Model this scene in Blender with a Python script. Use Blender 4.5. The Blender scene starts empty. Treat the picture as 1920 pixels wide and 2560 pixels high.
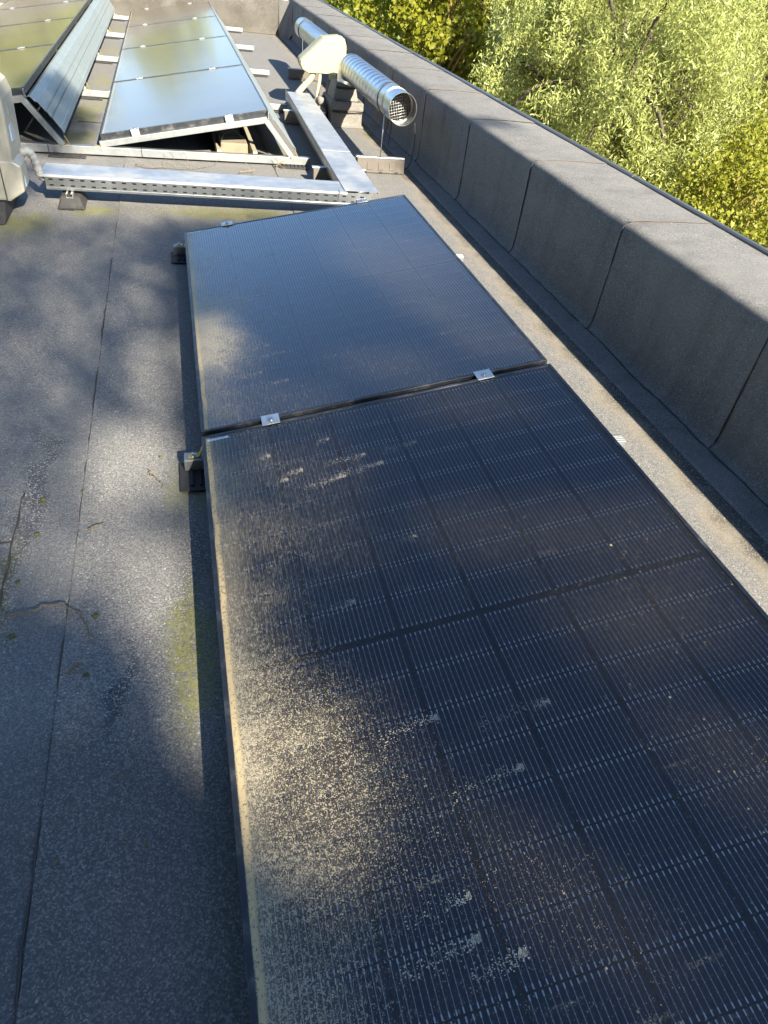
import bpy, math, random
import numpy as np
from mathutils import Vector, Matrix
R = math.radians
random.seed(7); rng = np.random.default_rng(11)
scene = bpy.context.scene
COL = scene.collection

# ---------------------------------------------------------------- camera, sky, sun, exposure
cam = bpy.data.cameras.new('camera'); cam_o = bpy.data.objects.new('camera', cam); COL.objects.link(cam_o)
cam.sensor_fit = 'VERTICAL'; cam.sensor_height = 36.0; cam.lens = 1599.6 / 2560 * 36.0
cam.clip_start = 0.05; cam.clip_end = 2000
cam_o.location = (0.0126, -1.6543, 1.2882)
cam_o.rotation_euler = (R(48.2716), R(-6.2373), R(-14.5694))
scene.camera = cam_o

SUN = Vector((0.47, -1.60, 1.0)).normalized()          # towards the sun
elev = math.asin(SUN.z); az = math.atan2(SUN.x, SUN.y)
world = bpy.data.worlds.new('World'); scene.world = world; world.use_nodes = True
wn = world.node_tree.nodes; wl = world.node_tree.links; wn.clear()
sky = wn.new('ShaderNodeTexSky'); sky.sky_type = 'NISHITA'; sky.sun_disc = False
sky.sun_elevation = elev; sky.sun_rotation = az; sky.altitude = 50; sky.air_density = 1.0; sky.dust_density = 0.35; sky.ozone_density = 4.0
bg = wn.new('ShaderNodeBackground'); bg.inputs['Strength'].default_value = 0.075
wo = wn.new('ShaderNodeOutputWorld'); wl.new(sky.outputs[0], bg.inputs[0]); wl.new(bg.outputs[0], wo.inputs[0])
sun = bpy.data.lights.new('sun', 'SUN'); sun.energy = 4.7; sun.angle = R(0.55); sun.color = (1.0, 0.92, 0.77)
sun_o = bpy.data.objects.new('sun', sun); COL.objects.link(sun_o); sun_o.location = (8, -27, 17)
sun_o.rotation_euler = (-SUN).to_track_quat('-Z', 'Y').to_euler()
vs = scene.view_settings; scene.display_settings.display_device = 'sRGB'
vs.view_transform = 'Standard'; vs.look = 'None'; vs.gamma = 1.0; vs.use_curve_mapping = False; vs.exposure = 2.15
scene.render.engine = 'CYCLES'
scene.cycles.use_denoising = True; scene.cycles.use_adaptive_sampling = True; scene.cycles.adaptive_threshold = 0.015
scene.cycles.max_bounces = 5; scene.cycles.diffuse_bounces = 2; scene.cycles.glossy_bounces = 2; scene.cycles.transparent_max_bounces = 8
scene.cycles.sample_clamp_indirect = 6.0

# ---------------------------------------------------------------- mesh helpers
class MB:
    def __init__(s): s.v = []; s.f = []
    def add(s, vs_, fs_):
        n = len(s.v); s.v += [tuple(p) for p in vs_]; s.f += [tuple(i + n for i in f) for f in fs_]; return s
    def box(s, x0, x1, y0, y1, z0, z1):
        return s.add([(x0,y0,z0),(x1,y0,z0),(x1,y1,z0),(x0,y1,z0),(x0,y0,z1),(x1,y0,z1),(x1,y1,z1),(x0,y1,z1)],
                     [(0,3,2,1),(4,5,6,7),(0,1,5,4),(1,2,6,5),(2,3,7,6),(3,0,4,7)])
    def beam(s, p0, p1, w, h, up=(0,0,1)):
        p0 = Vector(p0); p1 = Vector(p1); d = (p1-p0).normalized(); u = Vector(up); sd = d.cross(u).normalized(); u = sd.cross(d)
        v = []
        for p in (p0, p1):
            for a, b in ((-1,-1),(1,-1),(1,1),(-1,1)): v.append(p + sd*a*w/2 + u*b*h/2)
        return s.add(v, [(0,1,2,3),(7,6,5,4),(0,4,5,1),(1,5,6,2),(2,6,7,3),(3,7,4,0)])
    def tube(s, pts, r, n=10, caps=True):
        pts = [Vector(p) for p in pts]; k = len(pts); rs = r if hasattr(r, '__len__') else [r]*k
        base = len(s.v); nrm = None
        for i, p in enumerate(pts):
            d = (pts[min(i+1,k-1)] - pts[max(i-1,0)]).normalized()
            if nrm is None:
                nrm = d.orthogonal().normalized()
            nrm = (nrm - d*nrm.dot(d)).normalized(); b = d.cross(nrm)
            for j in range(n):
                a = 2*math.pi*j/n; s.v.append(tuple(p + (nrm*math.cos(a) + b*math.sin(a))*rs[i]))
        for i in range(k-1):
            for j in range(n):
                a = base+i*n+j; b_ = base+i*n+(j+1)%n; s.f.append((a, b_, b_+n, a+n))
        if caps:
            s.f.append(tuple(base+j for j in reversed(range(n)))); s.f.append(tuple(base+(k-1)*n+j for j in range(n)))
        return s
    def prism(s, prof, axis, a, b):      # closed 2-D profile, extruded along an axis
        def P(q, t):
            return (t,q[0],q[1]) if axis=='x' else ((q[0],t,q[1]) if axis=='y' else (q[0],q[1],t))
        n = len(prof); v = [P(q,a) for q in prof] + [P(q,b) for q in prof]
        f = [tuple(range(n)), tuple(reversed(range(n,2*n)))] + [(i,i+n,(i+1)%n+n,(i+1)%n) for i in range(n)]
        return s.add(v, f)
    def strip(s, prof, axis, ts):        # open 2-D profile swept along an axis at the stations ts
        def P(q, t): return (t,q[0],q[1]) if axis=='x' else (q[0],t,q[1])
        n = len(prof); v = [P(q,t) for t in ts for q in prof]
        return s.add(v, [(i*n+j, i*n+j+1, (i+1)*n+j+1, (i+1)*n+j) for i in range(len(ts)-1) for j in range(n-1)])
    def ell(s, c, r, nu=10, nv=6, jit=0.0):
        base = len(s.v)
        for i in range(1,nv):
            for j in range(nu):
                a=2*math.pi*j/nu; t=math.pi*i/nv; k=1+random.uniform(-jit,jit)
                s.v.append((c[0]+r[0]*k*math.sin(t)*math.cos(a), c[1]+r[1]*k*math.sin(t)*math.sin(a), c[2]+r[2]*k*math.cos(t)))
        s.v += [(c[0],c[1],c[2]+r[2]),(c[0],c[1],c[2]-r[2])]; T=len(s.v)-2; B=T+1
        for i in range(nv-2):
            for j in range(nu):
                a=base+i*nu+j; b=base+i*nu+(j+1)%nu; s.f.append((a,a+nu,b+nu,b))
        for j in range(nu):
            s.f.append((T,base+j,base+(j+1)%nu)); q=base+(nv-2)*nu; s.f.append((B,q+(j+1)%nu,q+j))
        return s
    def mesh(s, name, mat=None, smooth=False):
        m = bpy.data.meshes.new(name); m.from_pydata(s.v, [], s.f); m.validate(); m.update()
        if mat: m.materials.append(mat)
        if smooth: m.shade_smooth()
        return m

def obj(name, mb, mat, parent=None, smooth=False, bevel=0, solid=0, autos=None):
    me = mb.mesh(name, mat, smooth) if isinstance(mb, MB) else mb
    o = bpy.data.objects.new(name, me); COL.objects.link(o)
    if parent is not None: o.parent = parent
    if autos:
        me.shade_smooth()
        try: me.set_sharp_from_angle(angle=R(autos))
        except Exception: pass
    if solid:
        m = o.modifiers.new('thickness', 'SOLIDIFY'); m.thickness = solid; m.offset = 0
    if bevel:
        m = o.modifiers.new('bevel', 'BEVEL'); m.width = bevel; m.segments = 2; m.limit_method = 'ANGLE'; m.angle_limit = R(40)
    return o
def tag(o, label=None, cat=None, group=None, kind=None):
    if label: o['label'] = label
    if cat: o['category'] = cat
    if group: o['group'] = group
    if kind: o['kind'] = kind
    return o
def thing(name, label, cat, loc=(0,0,0), rot=(0,0,0), group=None):
    o = bpy.data.objects.new(name, None); COL.objects.link(o); o.empty_display_size = 0.05
    o.location = loc; o.rotation_euler = rot
    return tag(o, label, cat, group)
def dup(root, loc=None, label=None, parent=None):
    c = root.copy(); COL.objects.link(c); c.parent = parent
    if loc is not None: c.location = loc
    if label: c['label'] = label
    for ch in list(root.children): dup(ch, parent=c)
    return c
def bez(pts, n=8):                      # Catmull-Rom through points
    P = [Vector(p) for p in pts]; P = [P[0]*2-P[1]] + P + [P[-1]*2-P[-2]]; out = []
    for i in range(1, len(P)-2):
        for k in range(n):
            t = k/n; a,b,c,d = P[i-1],P[i],P[i+1],P[i+2]
            out.append(0.5*((2*b)+(c-a)*t+(2*a-5*b+4*c-d)*t*t+(3*b-a-3*c+d)*t**3))
    out.append(P[-2]); return out

# ---------------------------------------------------------------- material helpers
class NT:
    def __init__(s, name):
        s.m = bpy.data.materials.new(name); s.m.use_nodes = True; s.t = s.m.node_tree; s.t.nodes.clear()
        s.out = s.t.nodes.new('ShaderNodeOutputMaterial')
    def n(s, typ, **kw):
        nd = s.t.nodes.new(typ)
        for k, v in kw.items(): setattr(nd, k, v)
        return nd
    def put(s, sock, v):
        if v is None: return
        if hasattr(v, 'is_output') or isinstance(v, bpy.types.NodeSocket): s.t.links.new(v, sock)
        else:
            if isinstance(v, (tuple, list)) and len(v) == 3 and sock.type == 'RGBA': v = (*v, 1)
            sock.default_value = v
    def math(s, op, a, b=None, c=None, clamp=False):
        nd = s.n('ShaderNodeMath', operation=op, use_clamp=clamp)
        for i, v in enumerate((a, b, c)): s.put(nd.inputs[i], v)
        return nd.outputs[0]
    def mix(s, f, a, b, mode='MIX'):
        nd = s.n('ShaderNodeMix', data_type='RGBA', blend_type=mode)
        s.put(nd.inputs[0], f); s.put(nd.inputs[6], a); s.put(nd.inputs[7], b); return nd.outputs[2]
    def ramp(s, v, lo, hi, a=0.0, b=1.0):
        nd = s.n('ShaderNodeMapRange', interpolation_type='SMOOTHSTEP')
        for i, q in enumerate((v, lo, hi, a, b)): s.put(nd.inputs[i], q)
        return nd.outputs[0]
    def noise(s, vec, scale, detail=3, rough=0.55, dist=0.0):
        nd = s.n('ShaderNodeTexNoise'); s.put(nd.inputs['Vector'], vec); nd.inputs['Scale'].default_value = scale
        nd.inputs['Detail'].default_value = detail; nd.inputs['Roughness'].default_value = rough; nd.inputs['Distortion'].default_value = dist
        return nd.outputs['Fac']
    def vor(s, vec, scale, feature='F1', rnd=1.0):
        nd = s.n('ShaderNodeTexVoronoi', feature=feature); s.put(nd.inputs['Vector'], vec); nd.inputs['Scale'].default_value = scale
        nd.inputs['Randomness'].default_value = rnd
        return nd.outputs
    def pos(s): return s.n('ShaderNodeNewGeometry').outputs['Position']
    def objc(s): return s.n('ShaderNodeTexCoord').outputs['Object']
    def sep(s, v):
        nd = s.n('ShaderNodeSeparateXYZ'); s.put(nd.inputs[0], v); return nd.outputs
    def vmul(s, v, k):
        nd = s.n('ShaderNodeVectorMath', operation='MULTIPLY'); s.put(nd.inputs[0], v); nd.inputs[1].default_value = k; return nd.outputs[0]
    def bsdf(s, color, rough=0.7, metal=0.0, spec=0.5, normal=None):
        b = s.n('ShaderNodeBsdfPrincipled'); s.put(b.inputs['Base Color'], color); s.put(b.inputs['Roughness'], rough)
        s.put(b.inputs['Metallic'], metal); s.put(b.inputs['Specular IOR Level'], spec); s.put(b.inputs['Normal'], normal)
        return b.outputs[0]
    def bump(s, h, strength=0.3, dist=0.002):
        nd = s.n('ShaderNodeBump'); nd.inputs['Strength'].default_value = strength; nd.inputs['Distance'].default_value = dist
        s.put(nd.inputs['Height'], h); return nd.outputs[0]
    def blob(s, p, c, r, soft=0.5):       # 1 inside an ellipse in plan, fading to 0
        x, y, z = s.sep(p)
        dx = s.math('DIVIDE', s.math('SUBTRACT', x, c[0]), r[0]); dy = s.math('DIVIDE', s.math('SUBTRACT', y, c[1]), r[1])
        d = s.math('SQRT', s.math('ADD', s.math('MULTIPLY', dx, dx), s.math('MULTIPLY', dy, dy)))
        return s.ramp(d, 1.0, soft)
    def done(s, shader):
        s.t.links.new(shader, s.out.inputs[0]); return s.m

def mat_simple(name, col, rough=0.6, metal=0.0, var=0.15, scale=30, bump=0.1, spec=0.5, dirt=None, dirt_amt=0.5):
    t = NT(name); p = t.objc(); n = t.noise(p, scale, 4); n2 = t.noise(p, scale*0.13, 3)
    k = t.math('ADD', t.math('MULTIPLY', n, var), t.math('MULTIPLY', n2, var))
    c = t.mix(k, tuple(q*(1+var*0.7) for q in col), tuple(q*(1-1.2*var) for q in col))
    if dirt:
        c = t.mix(t.math('MULTIPLY', t.ramp(t.noise(p, scale*0.3, 6, 0.7), 0.48, 0.75), dirt_amt), c, dirt)
    r = t.math('ADD', rough-0.08, t.math('MULTIPLY', n2, 0.16))
    return t.done(t.bsdf(c, r, metal, spec, t.bump(n, bump, 0.002) if bump else None))

def mat_membrane(name, floor=False, dark=1.0, tint=(1,1,1)):
    t = NT(name); p = t.pos()
    g = t.vor(p, 340)                                     # slate granules
    gv = t.sep(g['Color'])[0]
    tone = t.math('POWER', gv, 1.6)
    base_a = tuple(0.082*dark*q for q in tint); base_b = tuple(0.230*dark*q for q in (1.06*tint[0],1.0*tint[1],0.90*tint[2]))
    c = t.mix(tone, base_a, base_b)
    sp = t.vor(p, 170); spark = t.math('GREATER_THAN', t.sep(sp['Color'])[1], 0.972)
    spark = t.math('MULTIPLY', spark, t.math('LESS_THAN', sp['Distance'], 0.42))
    c = t.mix(t.math('MULTIPLY', spark, 0.7), c, (0.42,0.41,0.39))
    big = t.noise(p, 1.7, 5, 0.6); mid = t.noise(p, 9, 4, 0.6)
    c = t.mix(t.math('MULTIPLY', t.ramp(big, 0.35, 0.7), 0.30), c, (0.165,0.160,0.148), 'MIX')
    c = t.mix(1.0, c, t.mix(mid, (0.88,0.88,0.88), (1.12,1.115,1.10)), 'MULTIPLY')
    if not floor:                                        # rain streaks and slack in the sheet
        st = t.noise(t.vmul(p, (3.0,5.0,0.8)), 1.6, 5, 0.65); c = t.mix(t.math('MULTIPLY', t.ramp(st, 0.46, 0.72), 0.42), c, (0.070,0.066,0.058))
        st2 = t.noise(t.vmul(p, (1.5,1.1,2.0)), 1.3, 3); c = t.mix(t.math('MULTIPLY', t.ramp(st2, 0.48, 0.70), 0.35), c, (0.190,0.184,0.168))
    if floor:
        wob = t.n('ShaderNodeVectorMath', operation='ADD'); t.put(wob.inputs[0], p)
        nz = t.n('ShaderNodeTexNoise'); t.put(nz.inputs['Vector'], p); nz.inputs['Scale'].default_value = 6; nz.inputs['Detail'].default_value = 5
        sc_ = t.n('ShaderNodeVectorMath', operation='SCALE'); t.put(sc_.inputs[0], nz.outputs['Color']); sc_.inputs[3].default_value = 0.24
        of = t.n('ShaderNodeVectorMath', operation='SUBTRACT'); t.put(of.inputs[0], sc_.outputs[0]); of.inputs[1].default_value = (0.12,0.12,0.12)
        t.put(wob.inputs[1], of.outputs[0]); q = wob.outputs[0]
        # worn strips with granules gone, plus one dark streak: bitumen with bright mica
        for cc, rr, am in (((-0.475,0.02),(0.05,0.30),0.75), ((-0.49,-0.38),(0.045,0.30),0.65), ((-0.225,-0.80),(0.035,0.17),0.75), ((-0.06,-0.45),(0.06,0.4),0.45)):
            c = t.mix(t.math('MULTIPLY', t.blob(q, cc, rr, 0.3), am), c, t.mix(t.math('POWER', gv, 7.0), (0.030,0.032,0.034), (0.42,0.43,0.44)))
        sx, sy, sz_ = t.sep(q)
        lap = t.math('MULTIPLY', t.ramp(sx, -0.47, -0.43), t.ramp(sx, -0.34, -0.36)); c = t.mix(t.math('MULTIPLY', lap, 0.30), c, (0.085,0.090,0.096))
        for cc, rr, am in (((-0.30,-1.50),(0.60,0.70),0.50), ((0.1,3.1),(0.9,0.12),0.35), ((-0.62,2.75),(0.2,0.2),0.35)):   # first patch paints in the near-left shade; the other two are damp felt
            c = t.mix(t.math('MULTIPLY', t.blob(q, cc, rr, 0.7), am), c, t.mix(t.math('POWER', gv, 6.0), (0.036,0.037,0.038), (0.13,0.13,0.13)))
        # dark band with a tan silt edge in the gutter by the parapet
        x, y, z = t.sep(q)
        band = t.math('MULTIPLY', t.ramp(x, 1.585, 1.65), t.ramp(x, 1.86, 1.70))
        c = t.mix(t.math('MULTIPLY', band, 0.88), c, t.mix(t.math('POWER', gv, 8.0), (0.030,0.028,0.024), (0.35,0.35,0.34)))
        sand = t.math('MULTIPLY', t.ramp(x, 1.53, 1.60), t.ramp(x, 1.70, 1.62))
        c = t.mix(t.math('MULTIPLY', sand, t.math('MULTIPLY', t.noise(p, 5, 4), 0.75)), c, (0.225,0.185,0.125))
        # moss and algae
        moss = None
        for cc, rr, am in (((-0.85,2.12),(0.26,0.26),1.0), ((-0.47,2.36),(0.17,0.12),1.0), ((-0.67,3.95),(0.12,0.30),1.0), ((-0.68,4.7),(0.14,0.55),0.95),
                           ((-0.64,6.1),(0.12,0.5),0.6), ((-0.62,7.9),(0.14,0.5),0.5), ((-0.62,9.8),(0.14,0.5),0.6), ((-0.60,5.3),(0.12,0.8),0.5), ((0.35,2.38),(0.75,0.13),0.95), ((-0.06,-0.70),(0.08,0.34),0.85), ((-0.05,-0.08),(0.10,0.16),0.55),
                           ((0.74,3.75),(0.10,0.5),0.8), ((1.66,4.55),(0.07,0.35),0.6), ((-0.5,-0.45),(0.05,0.3),0.5)):
            b_ = t.math('MULTIPLY', t.blob(q, cc, rr, 0.25), am)
            moss = b_ if moss is None else t.math('MAXIMUM', moss, b_)
        mm = t.math('MULTIPLY', moss, t.ramp(t.noise(p, 60, 5, 0.75), 0.36, 0.60))
        mcol = t.mix(t.noise(p, 14, 3), (0.105,0.120,0.008), (0.26,0.235,0.030))
        c = t.mix(t.math('MULTIPLY', mm, 0.78), c, mcol)
    n = t.bump(t.math('ADD', gv, t.math('MULTIPLY', mid, 0.6)), 0.40, 0.0012)
    if not floor:
        bn = t.n('ShaderNodeBump'); bn.inputs['Strength'].default_value = 0.5; bn.inputs['Distance'].default_value = 0.035; t.put(bn.inputs['Height'], t.noise(p, 2.6, 2)); t.put(bn.inputs['Normal'], n); n = bn.outputs[0]
    return t.done(t.bsdf(c, 0.86, 0, 0.35, n))

def mat_galv(name, col=(0.50,0.52,0.53), rough=0.32, sp=26, dirt=0.0, metal=1.0):
    t = NT(name); p = t.objc(); v = t.vor(p, sp); a = t.sep(v['Color'])[0]
    c = t.mix(a, tuple(q*0.90 for q in col), tuple(min(q*1.06,1) for q in col))
    r = t.math('ADD', rough-0.05, t.math('MULTIPLY', t.noise(p, 5, 5), 0.14))
    if dirt:
        d = t.math('MULTIPLY', t.ramp(t.noise(p, 4, 6, 0.7), 0.40, 0.68), dirt)
        c = t.mix(d, c, (0.50,0.44,0.34)); r = t.math('ADD', r, t.math('MULTIPLY', d, 0.3)); metal = t.math('SUBTRACT', metal, t.math('MULTIPLY', d, 0.6))
    return t.done(t.bsdf(c, r, metal, 0.5, t.bump(t.noise(p, 3, 2), 0.12, 0.004)))

def mat_cell():
    t = NT('solar_cell'); o = t.objc(); x, y, z = t.sep(o)
    info = t.n('ShaderNodeObjectInfo').outputs['Random']
    PB = 0.01088; x = t.math('SUBTRACT', x, (0.1788-16*PB)/2)
    fx = t.math('ABSOLUTE', t.math('SUBTRACT', t.math('FRACT', t.math('DIVIDE', x, PB)), 0.5))
    inx = t.math('MULTIPLY', t.math('GREATER_THAN', x, 0.0), t.math('LESS_THAN', x, 16*PB)); bus = t.math('MULTIPLY', t.ramp(fx, 0.072, 0.046), inx)
    fy = t.math('ABSOLUTE', t.math('SUBTRACT', t.math('FRACT', t.math('DIVIDE', y, 0.0901/6)), 0.5))
    pad = t.math('MULTIPLY', t.ramp(fx, 0.090, 0.066), t.ramp(fy, 0.07, 0.04))
    ye = t.math('MINIMUM', y, t.math('SUBTRACT', 0.0901, y))
    tab = t.math('MULTIPLY', t.math('MULTIPLY', t.ramp(fx, 0.122, 0.092), inx), t.math('MULTIPLY', t.ramp(ye, 0.0080, 0.0070), t.ramp(ye, 0.0005, 0.0012)))
    base = t.mix(info, (0.0125,0.0150,0.0400), (0.0200,0.0205,0.0420))
    c = t.mix(t.math('MULTIPLY', bus, 0.85), base, (0.60,0.60,0.60)); c = t.mix(pad, c, (0.80,0.80,0.79)); c = t.mix(tab, c, (0.96,0.95,0.92))
    return t.done(t.bsdf(c, 0.5, 0, 0.02))

def mat_glass(name, seed, amount, haze, ior=1.55, grough=0.06):
    """module glass: clear pane that mirrors by Fresnel, with silt and pollen washed down to its low edge"""
    t = NT(name); o = t.objc(); u, v, w = t.sep(o)
    off = t.n('ShaderNodeVectorMath', operation='ADD'); t.put(off.inputs[0], o); off.inputs[1].default_value = (seed*3.1, seed*1.7, 0); q = off.outputs[0]
    fall = t.math('POWER', 2.718, t.math('DIVIDE', u, -0.205))
    cl = t.noise(q, 2.6, 2, 0.6); cl2 = t.noise(t.vmul(q, (16, 60, 1)), 1, 2, 0.6)
    dens = t.math('MULTIPLY', fall, t.math('ADD', t.math('MULTIPLY', t.ramp(cl, 0.28, 0.68), 0.62), t.math('ADD', 0.42, t.math('MULTIPLY', cl2, 0.32))))
    heavy = t.blob(o, (0.14,0.68,0), (0.30,0.55), 0.1); dens = t.math('MULTIPLY', dens, t.math('MULTIPLY', t.math('ADD', 0.86, t.math('MULTIPLY', heavy, 0.62)), amount))
    g1 = t.noise(q, 430, 1, 0.6); g2 = t.noise(q, 150, 2, 0.65)
    grain = t.math('ADD', t.math('MULTIPLY', g1, 0.68), t.math('MULTIPLY', g2, 0.32))
    th = t.math('SUBTRACT', 0.640, t.math('MULTIPLY', dens, 0.150))
    d1 = t.math('MULTIPLY', t.ramp(t.math('SUBTRACT', grain, th), -0.010, 0.070), 0.68, clamp=True)
    # silt line left standing against the low frame
    wob = t.math('MULTIPLY', t.noise(t.vmul(q, (1, 9, 1)), 1.5, 1), 0.012)
    uu = t.math('ADD', u, t.math('SUBTRACT', wob, 0.006))
    edge = t.math('MULTIPLY', t.ramp(uu, 0.010, 0.014), t.ramp(uu, 0.032, 0.021))
    lump = t.ramp(g2, 0.62, 0.54)
    edge = t.math('MULTIPLY', t.math('MULTIPLY', edge, lump), 0.85*min(amount,1))
    film = t.math('MAXIMUM', t.math('MULTIPLY', t.math('MULTIPLY', t.ramp(u, 0.115, 0.012), 0.20), amount), t.math('MULTIPLY', t.math('MULTIPLY', dens, dens), t.math('MULTIPLY', cl2, 0.32)))
    # dried runs lying along the slope
    sv = t.vor(t.vmul(q, (8.5, 66, 1)), 1.0); sc = t.sep(sv['Color'])
    pick = t.math('GREATER_THAN', sc[0], t.math('ADD', 0.945, t.math('MULTIPLY', t.ramp(u, 0.35, 0.9), 0.045)))
    run = t.math('MULTIPLY', t.math('MULTIPLY', pick, t.ramp(sv['Distance'], 0.46, 0.10)), t.ramp(grain, 0.45, 0.60))
    run = t.math('MULTIPLY', run, t.math('ADD', 0.08, t.math('MULTIPLY', t.ramp(cl, 0.42, 0.60), 0.35)))
    # single droppings, seeds, specks
    dv = t.vor(q, 34); dc = t.sep(dv['Color']); dot = t.math('MULTIPLY', t.math('GREATER_THAN', dc[0], 0.93), t.ramp(dv['Distance'], t.math('MULTIPLY', dc[1], 0.14), t.math('MULTIPLY', dc[1], 0.08)))
    dv2 = t.vor(q, 120); dc2 = t.sep(dv2['Color']); dot2 = t.math('MULTIPLY', t.math('GREATER_THAN', dc2[0], 0.975), t.ramp(dv2['Distance'], 0.30, 0.15))
    hz = t.math('MULTIPLY', t.math('ADD', 0.55, cl), haze)
    tot = hz
    for k in (d1, edge, film, run, t.math('MULTIPLY', dot, 0.7), t.math('MULTIPLY', dot2, 0.55)): tot = t.math('MAXIMUM', tot, k)
    dcol = t.mix(g2, (0.34,0.295,0.21), (0.53,0.455,0.315)); dcol = t.mix(edge, dcol, (0.50,0.38,0.20))
    diff = t.n('ShaderNodeBsdfDiffuse'); t.put(diff.inputs[0], dcol)
    fr = t.n('ShaderNodeFresnel'); fr.inputs['IOR'].default_value = ior
    gl = t.n('ShaderNodeBsdfGlossy'); gl.inputs['Roughness'].default_value = grough; gl.inputs['Color'].default_value = (1,1,1,1)
    tr = t.n('ShaderNodeBsdfTransparent'); tr.inputs[0].default_value = (0.94,0.95,0.95,1)
    m1 = t.n('ShaderNodeMixShader'); t.put(m1.inputs[0], fr.outputs[0]); t.put(m1.inputs[1], tr.outputs[0]); t.put(m1.inputs[2], gl.outputs[0])
    m2 = t.n('ShaderNodeMixShader'); t.put(m2.inputs[0], t.math('MULTIPLY', tot, 1.0, clamp=True)); t.put(m2.inputs[1], m1.outputs[0]); t.put(m2.inputs[2], diff.outputs[0])
    return t.done(m2.outputs[0])

def mat_leaf(name, a, b, trans=0.45, rough=0.5):
    t = NT(name); g = t.n('ShaderNodeNewGeometry'); rnd = g.outputs['Random Per Island']
    big = t.noise(g.outputs['Position'], 0.9, 2)
    c = t.mix(t.math('MULTIPLY', t.math('ADD', rnd, big), 0.5), a, b)
    d = t.bsdf(c, rough, 0, 0.4); tl = t.n('ShaderNodeBsdfTranslucent'); t.put(tl.inputs[0], t.mix(0.5, c, tuple(min(1,q*1.3) for q in b)))
    m = t.n('ShaderNodeMixShader'); m.inputs[0].default_value = trans; t.put(m.inputs[1], d); t.put(m.inputs[2], tl.outputs[0])
    return t.done(m.outputs[0])
def mat_bark(name, a, b):
    t = NT(name); p = t.pos(); n = t.noise(t.vmul(p, (14,14,3)), 1.5, 5, 0.7)
    return t.done(t.bsdf(t.mix(n, a, b), 0.9, 0, 0.2, t.bump(n, 0.8, 0.02)))

M = {}
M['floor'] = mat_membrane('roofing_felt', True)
M['parapet'] = mat_membrane('parapet_felt', False, 0.98)
M['far_felt'] = mat_membrane('far_felt', False, 0.36, (1.10,1.0,0.86))
M['plinth'] = mat_membrane('plinth_felt', False, 1.0, (1.05,1.0,0.92))
M['bitumen'] = mat_simple('bitumen', (0.018,0.016,0.014), 0.55, 0, 0.3, 60, 0.4)
M['rust_bitumen'] = mat_simple('weathered_bitumen', (0.105,0.080,0.058), 0.8, 0, 0.3, 60, 0.4)
M['seam'] = mat_simple('felt_seam', (0.040,0.035,0.030), 0.8, 0, 0.3, 60, 0.4)
M['edge'] = mat_simple('edge_trim', (0.075,0.080,0.088), 0.35, 0.3, 0.2, 20, 0.05)
M['frame'] = mat_simple('black_anodised', (0.030,0.033,0.039), 0.38, 0.55, 0.2, 40, 0.05, dirt=(0.20,0.195,0.18), dirt_amt=0.7)
M['back'] = mat_simple('black_backsheet', (0.0025,0.0028,0.0035), 0.7, 0, 0.2, 40, 0, spec=0.02)
M['cell'] = mat_cell()
M['dropping'] = mat_simple('dried_dirt', (0.42,0.38,0.30), 0.9, 0, 0.15, 200, 0)
M['glass_near'] = mat_glass('dirty_glass_near', 1.0, 1.35, 0.022, 1.50)
M['glass_far'] = mat_glass('dirty_glass_far', 2.3, 1.35, 0.030, 1.85)
M['glass_back'] = mat_glass('dusty_glass_back', 4.1, 0.55, 0.13, 1.50, 0.13)
M['alu'] = mat_simple('mill_aluminium', (0.50,0.50,0.48), 0.42, 0.8, 0.1, 60, 0.05, dirt=(0.45,0.42,0.36), dirt_amt=0.3)
M['galv'] = mat_galv('galvanised_steel')
M['galv_dull'] = mat_galv('dull_galvanised', (0.25,0.265,0.27), 0.50, 40, 0.12, 0.80)
M['lid'] = mat_galv('tray_lid', (0.45,0.47,0.48), 0.50, 20, 0.30, 0.85)
M['duct'] = mat_galv('spiral_duct', (0.55,0.545,0.53), 0.30, 18)
M['deflector'] = mat_galv('deflector_sheet', (0.30,0.34,0.33), 0.50, 60, 0.06, 0.55)
M['yellow'] = mat_simple('yellow_passivated', (0.36,0.27,0.065), 0.4, 0.6, 0.25, 70, 0.05)
M['rubber'] = mat_simple('black_rubber', (0.022,0.021,0.021), 0.8, 0, 0.25, 60, 0.4, dirt=(0.10,0.09,0.07), dirt_amt=0.35)
M['rubber_grey'] = mat_simple('dusty_rubber', (0.085,0.073,0.062), 0.88, 0, 0.25, 60, 0.4, dirt=(0.14,0.125,0.10), dirt_amt=0.6)
M['cream'] = mat_simple('cream_plastic', (0.27,0.255,0.155), 0.5, 0, 0.04, 20, 0.03)
M['ac'] = mat_simple('ac_cream_paint', (0.27,0.26,0.215), 0.45, 0, 0.06, 20, 0.03, dirt=(0.42,0.38,0.28), dirt_amt=0.25)
M['white'] = mat_simple('white_wrap', (0.25,0.25,0.24), 0.6, 0, 0.1, 60, 0.4)
M['sticker'] = mat_simple('sticker_white', (0.66,0.68,0.70), 0.5, 0, 0.05, 20, 0)
M['ink'] = mat_simple('label_ink', (0.25,0.33,0.42), 0.6, 0, 0.1, 20, 0)
M['beige'] = mat_simple('beige_tray', (0.30,0.265,0.19), 0.6, 0.1, 0.15, 20, 0.1, dirt=(0.22,0.18,0.12), dirt_amt=0.5)
M['concrete'] = mat_simple('weathered_concrete', (0.19,0.155,0.105), 0.95, 0, 0.3, 40, 0.6, dirt=(0.10,0.085,0.05), dirt_amt=0.6)
M['moss'] = mat_simple('moss', (0.085,0.085,0.020), 0.95, 0, 0.4, 90, 0.8)
M['twig'] = mat_simple('dry_twig', (0.13,0.095,0.055), 0.85, 0, 0.3, 60, 0.3)
M['twig_pale'] = mat_simple('pale_straw', (0.17,0.12,0.06), 0.85, 0, 0.3, 60, 0.3)
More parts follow.
